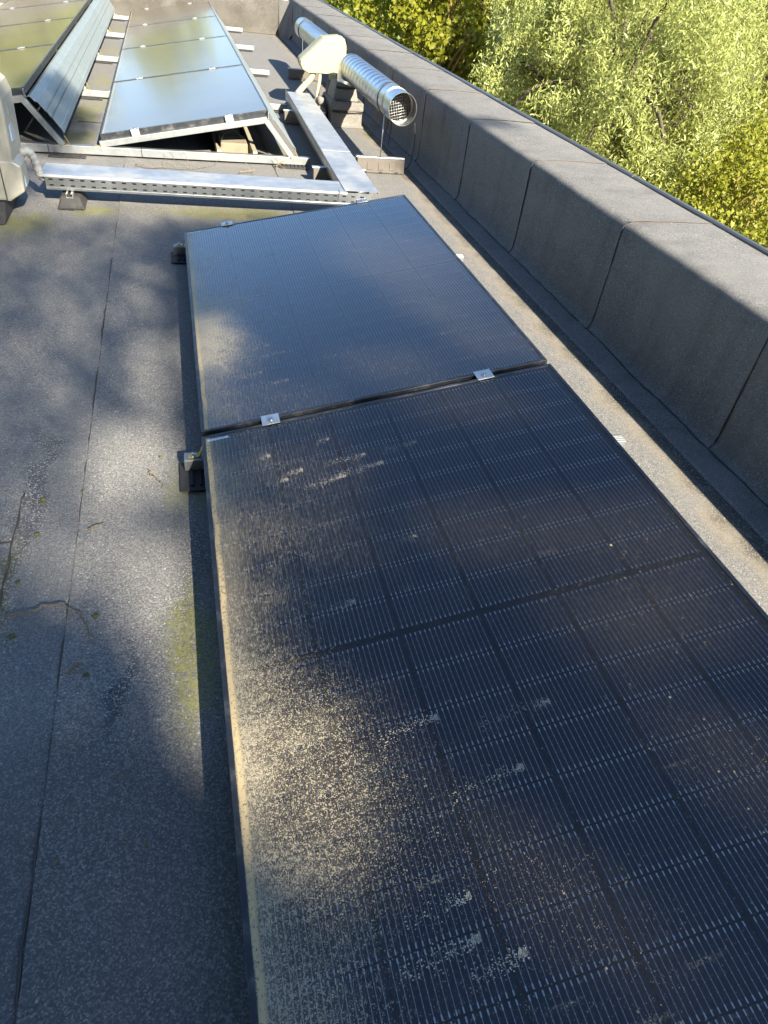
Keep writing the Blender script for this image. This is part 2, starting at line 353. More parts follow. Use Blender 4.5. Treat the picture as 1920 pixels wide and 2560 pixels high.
M['cable'] = mat_simple('black_cable', (0.015,0.015,0.015), 0.5, 0, 0.1, 20, 0)
M['render'] = mat_simple('wall_render', (0.30,0.28,0.25), 0.9, 0, 0.15, 4, 0.3)
M['earth'] = mat_simple('earth_and_grass', (0.060,0.070,0.024), 0.95, 0, 0.5, 1.5, 0.5)
M['bark'] = mat_bark('bark', (0.030,0.024,0.018), (0.16,0.13,0.095))
M['bark_pale'] = mat_bark('bark_pale', (0.17,0.11,0.045), (0.34,0.24,0.11))
M['leaf_willow'] = mat_leaf('willow_leaf', (0.145,0.180,0.032), (0.455,0.475,0.170), 0.38, 0.36)
M['leaf_yellow'] = mat_leaf('young_maple_leaf', (0.100,0.125,0.010), (0.320,0.305,0.022), 0.5)
M['leaf_green'] = mat_leaf('green_leaf', (0.055,0.095,0.012), (0.165,0.205,0.030), 0.45)
M['leaf_hang'] = mat_leaf('hanging_yellow_leaf', (0.120,0.150,0.016), (0.330,0.330,0.060), 0.45)
M['leaf_far'] = mat_leaf('sunlit_far_leaf', (0.150,0.190,0.010), (0.370,0.380,0.030), 0.4)  # more saturated yellow-green leaf for the mirrored tree line
M['leaf_shrub'] = mat_leaf('shrub_leaf', (0.115,0.140,0.012), (0.310,0.305,0.035), 0.45)

# ---------------------------------------------------------------- ground, building and roof
g = MB(); g.add([(-400,-400,-6.5),(400,-400,-6.5),(400,400,-6.5),(-400,400,-6.5)], [(0,1,2,3)])
tag(obj('ground', g, M['earth']), 'dark ground far below between the trees', 'ground', kind='structure')
X0, Y0, YF = -6.0, -7.0, 10.95                           # roof extents
b = MB().box(X0, 2.30, Y0, YF+0.5, -6.55, -0.012)
tag(obj('building', b, M['render']), 'building carrying the flat roof', 'building', kind='structure')
roof = thing('roof', 'flat roof of grey mineral felt in lapped strips', 'roof'); roof['kind'] = 'structure'
edges = [-6.0,-5.2,-4.3,-3.4,-2.45,-1.45,-0.345,0.655,1.86]
def seam_bead(name, pts, r, parent, mat='bitumen', wob=0.004, flat=0.5):
    P = [Vector(p) for p in pts]; out = []
    for i in range(len(P)-1):
        n = max(2, int((P[i+1]-P[i]).length/0.03))
        for k in range(n): out.append(P[i].lerp(P[i+1], k/n))
    out.append(P[-1]); ph = random.uniform(0,6); out = [q + Vector((wob*(0.8*math.sin(i*0.37+ph)+0.5*math.sin(i*1.13+2*ph)+random.gauss(0,0.35)), random.gauss(0,wob*0.4), 0)) for i, q in enumerate(out)]
    rs = [r*random.uniform(0.55,1.25) for _ in out]
    return obj(name, MB().tube(out, rs, 5), M[mat], parent, smooth=True)
for i in range(len(edges)-1):
    a, c = edges[i], edges[i+1]
    prof = [(a-0.0, 0.0045), (a+0.03, 0.0042), (a+0.10, 0.0012), (a+0.14, 0.0), (c-0.01, 0.0), (c+0.08, -0.003)]
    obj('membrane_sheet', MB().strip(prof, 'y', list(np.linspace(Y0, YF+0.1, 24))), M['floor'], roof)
    if i: seam_bead('seam_bead', [(a+random.gauss(0,.003), y, 0.0015) for y in np.linspace(-3, YF, 40)], 0.0030, roof, 'seam', 0.003)
# patch sheet on the left with its own lapped edge
pp = MB(); pp.box(-0.95, -0.505, -0.62, -0.274, 0.0003, 0.0045); obj('membrane_patch', pp, M['floor'], roof)
pp = MB(); pp.box(-0.95, -0.5, -0.266, -0.06, 0.0003, 0.0045); obj('membrane_patch', pp, M['floor'], roof)
seam_bead('seam_bead', [(-0.502,-0.62,0.004),(-0.503,-0.27,0.004),(-0.498,-0.07,0.004)], 0.0028, roof, 'seam', 0.003)
seam_bead('seam_bead', [(-0.95,-0.27,0.002),(-0.505,-0.27,0.002)], 0.0026, roof, 'seam', 0.002)
seam_bead('seam_bead', [(-0.72,4.42,0.002),(-0.45,4.40,0.002),(0.2,4.4,0.002)], 0.004, roof)
seam_bead('seam_bead', [(-0.34,3.05,0.0045),(-0.2,3.05,0.0045),(0.6,3.02,0.0045)], 0.0035, roof)

def parapet(name, label, bays, T, mat_top_seam='rust_bitumen', skin='parapet'):
    """felt-clad upstand. profile in (d, z): d = distance out from the roof; T maps (d, s, z) to world"""
    P = thing(name, label, 'parapet')
    prof = [(-0.030,0.0075),(-0.022,0.011),(-0.012,0.024),(-0.006,0.045),(-0.002,0.10),(0.0,0.20),(0.003,0.34),(0.004,0.455),(0.010,0.480),(0.024,0.492),(0.06,0.496),(0.25,0.499),(0.46,0.496),(0.475,0.488)]
    n = len(prof)
    for k in range(len(bays)-1):
        s0, s1 = bays[k], bays[k+1]; m = MB(); ns = 14; v = []
        for i in range(ns+1):
            f = i/ns; s = s0 + (s1-s0)*f
            for j, (d, z) in enumerate(prof):
                lift = 0.0035*max(0, 1-f*9) + 0.0012*math.sin(5*f+k*2.1+j*.7)
                slant = 0.030*(z/0.49) if d < 0.03 else 0.030
                v.append(T(d - lift*(1 if 0.03<z<0.47 else 0), s + slant - 0.03, z + (lift if d>0.02 or z<0.03 else 0)))
        m.add(v, [(i*n+j, i*n+j+1, (i+1)*n+j+1, (i+1)*n+j) for i in range(ns) for j in range(n-1)])
        obj('membrane_sheet', m, M[skin], P, smooth=True)
        face = [T(d-0.003, s0 + 0.030*(z/0.49) - 0.03, z) for d, z in prof[:9]]
        top = [T(d, s0+0.001, z+0.003) for d, z in prof[9:13]]
        seam_bead('seam_bead', face, 0.0024, P, 'seam', wob=0.0016)
        seam_bead('seam_bead', top, 0.0018, P, mat_top_seam, wob=0.0012)
    return P
bays = [-0.078+0.968*k for k in range(-6, 12)] + [10.93]
par = parapet('parapet_wall', 'long grey felt-covered parapet in lapped bays along the tree side', bays, lambda d,s,z: (1.852+d, s, z))
core = MB().box(1.90, 2.318, Y0, 10.9, -0.01, 0.470); obj('core', core, M['render'], par)
seam_bead('base_bead', [(1.822+random.gauss(0,.003), y, 0.0085) for y in np.linspace(-3.5, 10.8, 60)], 0.0040, par, 'seam', wob=0.003)
obj('flange', MB().strip([(1.700,0.0005),(1.712,0.0045),(1.76,0.0052),(1.835,0.0075)], 'y', list(np.linspace(Y0, YF, 30))), M['parapet'], par)
for k in range(-3, 6):
    e = MB(); y0 = 0.55+1.95*k-0.9; y1 = y0+1.945
    e.prism([(2.318,0.470),(2.318,0.502),(2.326,0.508),(2.346,0.508),(2.352,0.500),(2.352,0.38),(2.345,0.38),(2.345,0.470)], 'y', y0, min(y1, 11.4)); obj('edge_trim', e, M['edge'], par, bevel=0.001)
bays2 = [-(1.70-0.968*k) for k in range(0, 9)]
par2 = parapet('parapet_wall', 'sunlit felt-covered parapet closing off the far end of the roof', bays2, lambda d,s,z: (-s, 10.95+d*0.98, z), skin='far_felt')
core = MB().box(X0, 1.90, 10.99, 11.42, -0.01, 0.470); obj('core', core, M['render'], par2)
cf = MB().add([(1.70,10.90,0.004),(1.80,10.55,0.004),(1.857,10.45,0.10),(1.86,10.80,0.45),(1.70,10.945,0.45),(1.69,10.945,0.1)], [(0,1,2),(0,2,3),(0,3,4),(0,4,5)])
obj('corner_piece', cf, M['parapet'], par2, smooth=False)
seam_bead('base_bead', [(x, 10.92, 0.0085) for x in np.linspace(-5.5,1.72,40)], 0.006, par2, 'rust_bitumen')
# low kerb on the other sides of the roof
for nm, bx_, lb in (('parapet_wall', (X0-0.3,X0,Y0,11.4,-0.3,0.3), 'low parapet on the left side of the roof'),('parapet_wall', (X0-0.3,2.3,Y0-0.3,Y0,-0.3,0.3), 'low parapet behind the viewer')):
    tag(obj(nm, MB().box(*bx_), M['parapet'], bevel=0.02), lb, 'parapet')

# ---------------------------------------------------------------- solar panels
W, L, TH = 1.134, 1.722, 0.035
TILT = R(10.815)
ext = 0.0110                                            # frame lip
def build_panel(name, label, Lp, cells, glass, sticker, group):
    p = thing(name, label, 'solar panel', group=group)
    f = MB()
    def rail(x0,x1,y0,y1): f.box(x0,x1,y0,y1,-TH,0)
    rail(0,ext,0,Lp); rail(W-ext,W,0,Lp); rail(ext,W-ext,0,ext); rail(ext,W-ext,Lp-ext,Lp)
    obj('frame', f, M['frame'], p, bevel=0.0012)
    obj('backsheet', MB().box(ext,W-ext,ext,Lp-ext,-0.0085,-0.0060), M['back'], p)
    gm = MB().add([(ext,ext,-0.0018),(W-ext,ext,-0.0018),(W-ext,Lp-ext,-0.0018),(ext,Lp-ext,-0.0018)], [(0,1,2,3)])
    obj('glass', gm, glass, p)
    if cells:
        cw, ch, pu, pv, ch_c = 0.1788, 0.0901, 0.1822, 0.0927, 0.0085
        u0 = (W-6*pu)/2+(pu-cw)/2; cell_me = {}
        for top in (0,1):
            c = ch_c; q = [(0,0),(cw,0),(cw,ch-c),(cw-c,ch),(c,ch),(0,ch-c)] if top else [(0,c),(c,0),(cw-c,0),(cw,c),(cw,ch),(0,ch)]
            mb = MB().prism(q, 'z', 0.0, 0.0012); cell_me[top] = mb.mesh('cell', M['cell'])
        gapc = 0.014; v0 = (Lp - 18*pv - gapc)/2 + 0.0007
        for i in range(18):
            for j in range(6):
                o = bpy.data.objects.new('cell', cell_me[i % 2]); COL.objects.link(o); o.parent = p
                o.location = (u0+j*pu, v0+i*pv+(gapc if i >= 9 else 0), -0.0055)
    if sticker:
        s = MB().box(0.017,0.080,Lp-0.030,Lp-0.0215,-0.0016,-0.0012); so = obj('sticker', s, M['sticker'], p)
        k = MB()
        for i in range(22):
            x = 0.021+i*0.0025; k.box(x, x+random.choice((0.0006,0.0011,0.0016)), Lp-0.0275, Lp-0.0245, -0.0012, -0.0011)
        obj('barcode', k, M['ink'], so)
    return p
near = build_panel('solar_panel', 'nearest black solar panel with heavy tan dirt along its low edge', L, True, M['glass_near'], True, None)
far = build_panel('solar_panel', 'second black solar panel, mirroring blue sky, beyond the nearest one', L, True, M['glass_far'], True, None)
near.location = (0,-L,0.115); far.location = (0,0.022,0.115)
for p in (near, far): p.rotation_euler = (0,-TILT,0)
def streaks(panel, spots, y_off):
    for u, v, ln_, amt in spots:
        m = MB(); v = v - y_off
        for k in range(int(150*amt)):
            d = random.random()**2.0; uu = u - d*ln_; vv = v - d*ln_*0.10 + random.gauss(0, 0.0030+0.0055*min(1, d*2.2))
            if k < 16: uu = u - abs(random.gauss(0,0.005)); vv = v + random.gauss(0,0.0022)
            r_ = random.uniform(0.0005,0.0014)*(1.5 if k < 16 else 1.0); a0_ = random.random()*6.28; n_ = random.choice((4,5))
            pts = [(uu+r_*random.uniform(0.6,1.3)*1.3*math.cos(a0_+6.283*q/n_), vv+r_*random.uniform(0.6,1.3)*math.sin(a0_+6.283*q/n_), -0.0012) for q in range(n_)]
            m.add(pts, [tuple(range(n_))])
        o = obj('dried_streak', m, M['dropping'], panel); o['kind'] = 'stuff'
streaks(near, [(0.605,-0.242,0.11,1.0),(0.493,-0.299,0.13,1.3),(0.453,-0.246,0.12,1.0),(0.381,-0.32,0.12,1.3),(0.27,-0.254,0.06,.7),(0.225,-0.281,0.06,.7),(0.368,-0.142,0.04,.5),(0.190,-0.160,0.03,.6),(0.402,-1.073,0.12,1.2),(0.62,-1.103,0.15,1.0),(0.52,-1.209,0.15,1.1),(0.352,-1.437,0.13,1.5),(0.413,-1.471,0.09,1.5),(0.358,-1.378,0.11,.9),(0.50,-0.60,0.05,.4),(0.31,-0.75,0.06,.6)], -L)
streaks(far, [(0.265,0.473,0.06,.7),(0.317,0.408,0.09,.9),(0.396,1.279,0.10,1.0),(0.318,0.70,0.05,.5),(0.22,0.30,0.08,.8),(0.30,0.22,0.06,.6),(0.20,1.05,0.05,.6),(0.33,0.95,0.05,.4)], 0.022)
LB = 1.795
NTH = ['nearest','second','third','farthest']
bk = build_panel('solar_panel', 'x', LB, False, M['glass_back'], False, 'solar panels of the two back rows')
first = True
rowpos = {'B': (-0.487, 0.130), 'A': (-2.000, 0.157)}
YJ = [3.475 + 1.825*k for k in range(5)]
for row, nm in (('B','right'),('A','left')):
    for k in range(4):
        lab = f'{NTH[k]} panel of the {nm} back row of grey shining solar panels'
        o = bk if first else dup(bk)
        first = False; o['label'] = lab
        o.location = (rowpos[row][0], YJ[k]+0.012, rowpos[row][1]); o.rotation_euler = (0,-TILT,0)

# ---------------------------------------------------------------- mounting frames
def clamp(parent, u, v, base, mid, plate=(0.055,0.050)):
    """module clamp with its bolt; base = (x, y, z) of the panel's low edge at v=0"""
    c = MB(); h = 0.0032
    if mid: c.box(-plate[0]/2,plate[0]/2,-plate[1]/2,plate[1]/2,0.0006,0.0006+h)
    else:
        c.box(-plate[0]/2,plate[0]/2,-0.018,0.026,0.0006,0.0006+h); c.box(-plate[0]/2,plate[0]/2,0.0265,0.030,-0.034,0.0006+h)
    x = base[0] + u*math.cos(TILT); z = base[2] + u*math.sin(TILT)
    e = obj('clamp', c, M['alu'], parent, bevel=0.001)
    e.location = Vector((x, base[1]+v, z)) - parent.location; e.rotation_euler = (0,-TILT,0)
    bo = MB().tube([(0,0,0.0038),(0,0,0.0065)], 0.0105, 14).tube([(0,0,0.0065),(0,0,0.0115)], 0.0062, 6)
    obj('bolt', bo, M['galv'], e, bevel=0.0005)
    return e
def bracket(parent, x, y, z0, z1, lean, w=0.022):
    """yellow-passivated folded strap from the rail up to the beam"""
    m = MB(); t = 0.0025
    m.box(x-0.022, x+0.012, y-w/2, y+w/2, z0, z0+t)
    m.beam((x+0.011, y, z0+t), (x+0.011+lean, y, z1), t*1.2, w, (0,1,0))
    o = obj('bracket', m, M['yellow'], parent, bevel=0.0006)
    obj('bolt', MB().tube([(x-0.008,y,z0+t),(x-0.008,y,z0+t+0.003)],0.008,12).tube([(x-0.008,y,z0+t),(x-0.008,y,z0+t+0.008)],0.0048,6), M['galv'], o)
    return o
def mat_foot(parent, x0, x1, y0, y1):
    m = MB(); m.box(x0,x1,y0,y1,0.0048,0.0100)
    o = obj('base_mat', m, M['rubber'], parent, bevel=0.002)
    w = MB(); n = 6; yy0, yy1 = y0+0.02, y1-0.02
    w.box(x0+0.03,x0+0.036,yy0,yy1,0.010,0.018); w.box(x1-0.036,x1-0.03,yy0,yy1,0.010,0.018)
    for i in range(n):
        x = x0+0.036+(x1-x0-0.072)*i/(n-1); w.box(x-0.003,x+0.003,yy0,yy1,0.010,0.0175)
    obj('foot_tray', w, M['rubber'], o)
    return o
# near array: three cross frames
for k, (yl, yr, yc, lab) in enumerate(((1.735,1.66,1.752,'mounting frame under the far end of the two big black panels'),
                                       (-0.010,-0.063,0.011,'mounting frame under the joint of the two big black panels'),
                                       (-1.76,-1.81,-1.735,'mounting frame under the near end of the nearest panel'))):
    f = thing('mounting_frame', lab, 'mounting frame', (0,yl,0), group='mounting frames of the big black panels')
    dy = yr-yl
    r_ = MB(); p0 = (-0.057,0,0.032); p1 = (1.466,dy,0.032)
    r_.beam(p0,p1,0.042,0.040)
    obj('base_rail', r_, M['galv_dull'], f, bevel=0.0025)
    r2 = MB()
    for off in (-0.010,0.0,0.010): r2.beam((1.12,dy*0.77+off,0.0528),(1.466,dy+off,0.0528),0.004,0.0012)
    obj('rail_rib', r2, M['alu'], f)
    d = yc-yl
    bm = MB(); a = Vector((0.012, d, 0.115-TH-0.016)); e_ = Vector((W*math.cos(TILT)+0.0, d, 0.115-TH-0.016+(W)*math.sin(TILT)))
    bm.beam(a, e_, 0.036, 0.026); obj('sloping_beam', bm, M['galv_dull'], f, bevel=0.002)
    st = MB().beam(e_+Vector((-0.01,0,-0.018)), (e_.x+0.16, dy, 0.056), 0.03, 0.03); obj('rear_strut', st, M['galv_dull'], f, bevel=0.002)
    bracket(f, -0.022, 0.0, 0.0525, 0.105, 0.022)
    fm = mat_foot(f, -0.074, 0.12, -0.115, 0.025); fm2 = mat_foot(f, 1.0, 1.2, dy-0.10, dy+0.04)
    bpy.context.view_layer.update()
    if k < 2:
        for u in (0.2135, 0.909):
            clamp(f, u, 0.011 if k==1 else 1.744, (0,0,0.115), k==1)
# galvanised wind sheet behind the near array
def deflector(name, label, prof, y0, y1, group):
    m = MB().strip(prof, 'y', [y0, (y0+y1)/2, y1]); o = obj(name, m, M['deflector'], None, solid=0.0016)
    return tag(o, label, 'wind deflector', group)
# back array: five long frames that carry both rows
HANG = R(-1.6)
for k, y in enumerate(YJ):
    where = ['nearest','second','third','fourth','farthest'][k]
    f = thing('mounting_frame', f'{where} long grey cross frame carrying the two back rows of panels', 'mounting frame', (0,y,0), group='cross frames of the back rows')
    bpy.context.view_layer.update()
    xr = [0.93,1.02,1.08,1.10,1.12][k]
    cuts = [-2.25,-0.815,-0.235,xr]
    for a, c in zip(cuts[:-1], cuts[1:]):
        obj('base_rail', MB().box(a+0.0015,c-0.0015,-0.022,0.022,0.014,0.062), M['galv_dull'], f, bevel=0.002)
    for row, xh in (('B', rowpos['B'][0]), ('A', rowpos['A'][0])):
        x0, z0 = rowpos[row]; x1 = x0+W*math.cos(TILT); z1 = z0+W*math.sin(TILT)
        dz = -TH/math.cos(TILT)-0.0195
        obj('sloping_beam', MB().beam((x0-0.005,0,z0+dz),(x1-0.018,0,z1+dz-0.004),0.040,0.037), M['galv_dull'], f, bevel=0.002)
        sx = 0.165
        obj('rear_strut', MB().beam((x1-0.030,-0.004,z1+dz+0.006),(x1+sx,-0.004,0.060),0.036,0.034), M['galv_dull'], f, bevel=0.002)
        bracket(f, x1+sx+0.030, 0, 0.0625, 0.115, -0.026); bracket(f, x0-0.02, 0, 0.0625, 0.09, 0.016)
        mat_foot(f, x0-0.33, x0-0.10, -0.09, 0.05)
        obj('ear', MB().box(x1-0.006,x1-0.002,-0.03,0.03,z1-0.055,z1-0.005), M['galv'], f)
        for u in (0.23,0.86):
            if k in (0,4): e = clamp(f, u, 0, (x0, y+ (0.010 if k==0 else -0.010), z0), False); e.rotation_euler = (0,-TILT,R(180) if k==0 else 0); 
            else: clamp(f, u, 0, (x0, y, z0), True)
        if k in (0,4):
            for e in [c for c in f.children if c.name.startswith('clamp')]:
                if k == 0: e.rotation_euler = (Matrix.Rotation(-TILT,4,'Y') @ Matrix.Rotation(math.pi,4,'Z')).to_euler()
    mat_foot(f, xr-0.24, xr-0.03, -0.09, 0.05)
for k in range(4):
    y0, y1 = YJ[k]+0.020, YJ[k+1]+0.035
    zo = 0.0012*(k%2)
    pr = [(-0.884,0.316+zo),(-0.868,0.320+zo),(-0.842,0.294+zo),(-0.826,0.290+zo),(-0.790,0.241+zo),(-0.785,0.248+zo),(-0.785,0.241+zo),(-0.763,0.207+zo),(-0.757,0.214+zo),(-0.758,0.205+zo),(-0.722,0.152+zo),(-0.718,0.150+zo),(-0.705,0.124+zo),(-0.712,0.118+zo)]
    deflector('wind_deflector', f'{NTH[k]} ribbed grey metal sheet sloping down behind the left back row', pr, y0, y1, 'wind sheets behind the left back row')
    pb = [(0.655,0.290+zo),(0.672,0.284+zo),(0.700,0.252+zo),(0.735,0.208+zo),(0.760,0.178+zo),(0.800,0.128+zo),(0.822,0.110+zo),(0.818,0.100+zo)]
    deflector('wind_deflector', f'{NTH[k]} thin grey metal sheet on the duct side of the right back row', pb, y0-0.015, y1-0.015, 'wind sheets behind the right back row')

# ballast under the right back row
bt = thing('ballast_tray', 'beige ribbed metal ballast tray under the right back row of panels', 'ballast tray', (0.41,3.52,0))
m = MB(); m.strip([(-0.115,0.018),(-0.07,0.018),(-0.065,0.026),(-0.058,0.026),(-0.053,0.018),(0.06,0.018),(0.065,0.026),(0.072,0.026),(0.077,0.018),(0.115,0.018)], 'y', [0.0,1.7])
obj('pan', m, M['beige'], bt, solid=0.002)
for s in (-1,1): obj('side_channel', MB().box(s*0.125-0.016,s*0.125+0.016,-0.01,1.72,0.012,0.072), M['beige'], bt, bevel=0.003)
bl = MB().box(-0.095,0.095,-0.13,0.13,0,0.075); blk = tag(obj('concrete_block', bl, M['concrete'], None, bevel=0.008), 'weathered concrete block lying in the beige ballast tray', 'concrete block'); blk.location = (0.395,3.70,0.030)
tag(obj('cable', MB().tube(bez([(0.30,3.60,0.10),(0.33,3.58,0.16),(0.40,3.62,0.175),(0.45,3.68,0.13),(0.46,3.72,0.11)]),0.003,6), M['cable'], None, smooth=True), 'thin cable looped over the concrete block under the panels', 'cable')

# ---------------------------------------------------------------- cable trays
def tray_body(Lx, wd, ht, slot=0.021, pitch=0.0535):
    m = MB(); n = int(Lx/pitch); xs = [0.0]
    for i in range(n):
        a = (i+0.35)*pitch; xs += [a, a+slot]
    xs.append(Lx)
    zs = [0.010, 0.018, 0.0255, 0.0470, 0.0545, ht]
    for yy in (0.0, wd):
        idx = {}
        for i, x in enumerate(xs):
            for j, z in enumerate(zs): idx[i,j] = len(m.v); m.v.append((x,yy,z))
        for i in range(len(xs)-1):
            for j in range(len(zs)-1):
                if i % 2 == 1 and j in (1,3): continue
                m.f.append((idx[i,j],idx[i+1,j],idx[i+1,j+1],idx[i,j+1]))
    m.add([(0,-0.004,0.0),(Lx,-0.004,0.0),(Lx,-0.004,0.010),(0,-0.004,0.010),(0,wd+0.004,0),(Lx,wd+0.004,0)], [(0,1,2,3),(0,4,5,1)])
    m.add([(0,-0.004,0.010),(Lx,-0.004,0.010),(Lx,0,0.010),(0,0,0.010)], [(0,1,2,3)])
    return m
def tray_lid(x0, x1, wd, z):
    m = MB(); m.strip([(-0.006,z-0.013),(-0.006,z),(wd+0.006,z),(wd+0.006,z-0.013)], 'x', [x0,x1]); return m
tr = thing('cable_tray', 'slotted galvanised cable tray with pale blue-grey lid running across the roof from the cream unit', 'cable tray', (-0.70,2.43,0.088), (0,0,R(-3.6)))
obj('slotted_side', tray_body(1.80,0.20,0.072), M['galv'], tr, solid=0.0014)
obj('lid', tray_lid(-0.022,1.652,0.20,0.076), M['lid'], tr, solid=0.0012)
for yy, zz, rr in ((0.022,0.020,0.016),(0.022,0.052,0.016),(0.055,0.022,0.018),(0.10,0.02,0.016)): obj('cable_run', MB().tube([(0.01,yy,zz),(0.6,yy+0.003,zz),(1.2,yy-0.002,zz),(1.79,yy,zz)],rr,8), M['cable'], tr, smooth=True)  # black tubes added inside to make the slots read dark
obj('lid_clip', MB().box(1.60,1.607,-0.009,0.02,0.03,0.079), M['galv'], tr)
tr2 = thing('cable_tray', 'slotted galvanised cable tray running away to the white fan box', 'cable tray', (0.948,2.33,0.092), (0,0,R(90)))
b2 = tray_body(2.90,0.19,0.072); b2.v = [(x, y-0.19, z) for x,y,z in b2.v]
tr2.location = (1.132,2.33,0.092); tr2.rotation_euler = (0,0,R(91.5-3.0))
b2.v = [(x+0.2, y+0.19, z) for x,y,z in b2.v]
obj('slotted_side', b2, M['galv'], tr2, solid=0.0014)
obj('lid', tray_lid(-0.01,0.90,0.19,0.0785), M['lid'], tr2, solid=0.0012)
for yy, zz in ((0.168,0.020),(0.168,0.052),(0.10,0.02)): obj('cable_run', MB().tube([(0.21,yy,zz),(1.5,yy,zz),(3.0,yy,zz)],0.016,8), M['cable'], tr2, smooth=True)  # same black filler added to darken the slots of this tray
obj('lid', tray_lid(0.897,2.92,0.19,0.0800), M['lid'], tr2, solid=0.0012)
# supports of the trays and the duct
def support_block(label, x, y, ln=0.36, rz=0):
    t = thing('support_block', label, 'support block', (x,y,0.0045), (0,0,rz), group='dusty rubber support blocks')
    m = MB(); h = 0.092; d = 0.050
    m.prism([(-d,0),(d,0),(d*0.72,h),(-d*0.72,h)], 'x', -ln/2, ln/2)
    b_ = obj('body', m, M['rubber_grey'], t, bevel=0.005)
    for q in (-0.085,0.0,0.085):
        for s in (-1,1):
            obj('rib', MB().prism([(s*(d*0.80),0.02),(s*(d*0.99+0.003),0.02),(s*(d*0.80+0.003),0.070),(s*(d*0.70),0.070)][::s], 'x', q-0.022, q+0.022), M['rubber_grey'], b_, bevel=0.004)
    for q in (-0.12,0.0,0.12): obj('notch', MB().box(q-0.012,q+0.012,-d-0.0008,-d+0.004,0,0.010), M['cable'], b_)  # black boxes painted in for the shade inside the notches
    obj('metal_strip', MB().prism([(-0.020,h),(0.020,h),(0.020,h+0.007),(-0.020,h+0.007)],'x',-ln/2-0.004,ln/2+0.004), M['alu'], t, bevel=0.001)
    return t
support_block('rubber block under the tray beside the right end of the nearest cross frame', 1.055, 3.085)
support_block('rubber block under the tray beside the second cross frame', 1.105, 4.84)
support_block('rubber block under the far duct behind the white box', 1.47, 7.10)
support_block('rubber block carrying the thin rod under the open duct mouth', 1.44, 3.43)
ft = thing('rubber_foot', 'black rubber foot under the left end of the front cable tray', 'rubber foot', (-0.585,2.47,0.0045))
m = MB(); q = [(-0.072,-0.115),(0.072,-0.115),(0.072,0.115),(-0.072,0.115)]
m.add([(x,y,0) for x,y in q]+[(x*0.66,y*0.80,0.062) for x,y in q], [(0,3,2,1),(4,5,6,7),(0,1,5,4),(1,2,6,5),(2,3,7,6),(3,0,4,7)])
obj('body', m, M['rubber'], ft, bevel=0.010)
ch = MB(); ch.strip([(-0.008,0.078),(-0.016,0.078),(-0.016,0.058),(0.016,0.058),(0.016,0.078),(0.008,0.078)], 'y', [-0.098,0.13]); obj('strut_channel', ch, M['alu'], ft, solid=0.0022)
obj('notch', MB().box(-0.014,0.014,-0.1162,-0.110,0,0.010), M['cable'], ft)  # black box in place of the notch's inner shade

# ---------------------------------------------------------------- air-conditioner unit at the left edge
ac = thing('air_conditioner', 'cream outdoor air-conditioner unit cut off by the left edge of the picture', 'air conditioner', (0,0,0))
pf = [(-1.55,0.09),(-0.842,0.09),(-0.800,0.115),(-0.785,0.20),(-0.788,0.276),(-0.772,0.535),(-0.785,0.585),(-0.815,0.612),(-1.55,0.612)]
obj('casing', MB().prism(pf, 'y', 2.20, 2.50), M['ac'], ac, bevel=0.012)
vc = [(-0.860,0.0895),(-0.842,0.0895),(-0.765,0.137),(-0.757,0.257),(-0.790,0.277),(-0.860,0.277)]
v_ = obj('valve_cover', MB().prism(vc, 'y', 2.196, 2.36), M['ac'], ac, bevel=0.008)
obj('latch', MB().box(-0.766,-0.7605,2.25,2.275,0.150,0.195), M['ink'], v_)
obj('panel_seam', MB().prism([(-0.858,0.098),(-0.853,0.098),(-0.848,0.300),(-0.843,0.600),(-0.848,0.600),(-0.853,0.300)], 'y', 2.1945, 2.1995), M['cable'], ac)
obj('grip', MB().box(-0.783,-0.7735,2.30,2.345,0.46,0.505), M['white'], ac, bevel=0.003)
obj('spec_label', MB().prism([(2.27,0.35),(2.33,0.35),(2.33,0.42),(2.27,0.42)], 'x', -0.786,-0.7775), M['ink'], ac)
for x in (-0.93,-1.45): obj('foot', MB().prism([(2.10,0.005),(2.56,0.005),(2.50,0.085),(2.20,0.085)], 'x', x-0.06, x+0.06), M['rubber'], ac, bevel=0.01)
pp = bez([(-0.83,2.43,0.20),(-0.775,2.425,0.265),(-0.742,2.43,0.262),(-0.728,2.44,0.215),(-0.722,2.46,0.150),(-0.70,2.50,0.124),(-0.655,2.53,0.125)], 7)
pipe = obj('insulated_pipe', MB().tube(pp, [0.021+0.0025*math.sin(i*1.9) for i in range(len(pp))], 12), M['white'], None, smooth=True)
tag(pipe, 'white wrapped pipe bending from the cream unit into the cable tray', 'pipe')
obj('cable_tie', MB().tube([(-0.712,2.478,0.136),(-0.708,2.484,0.133)], 0.026, 12), M['cable'], pipe)

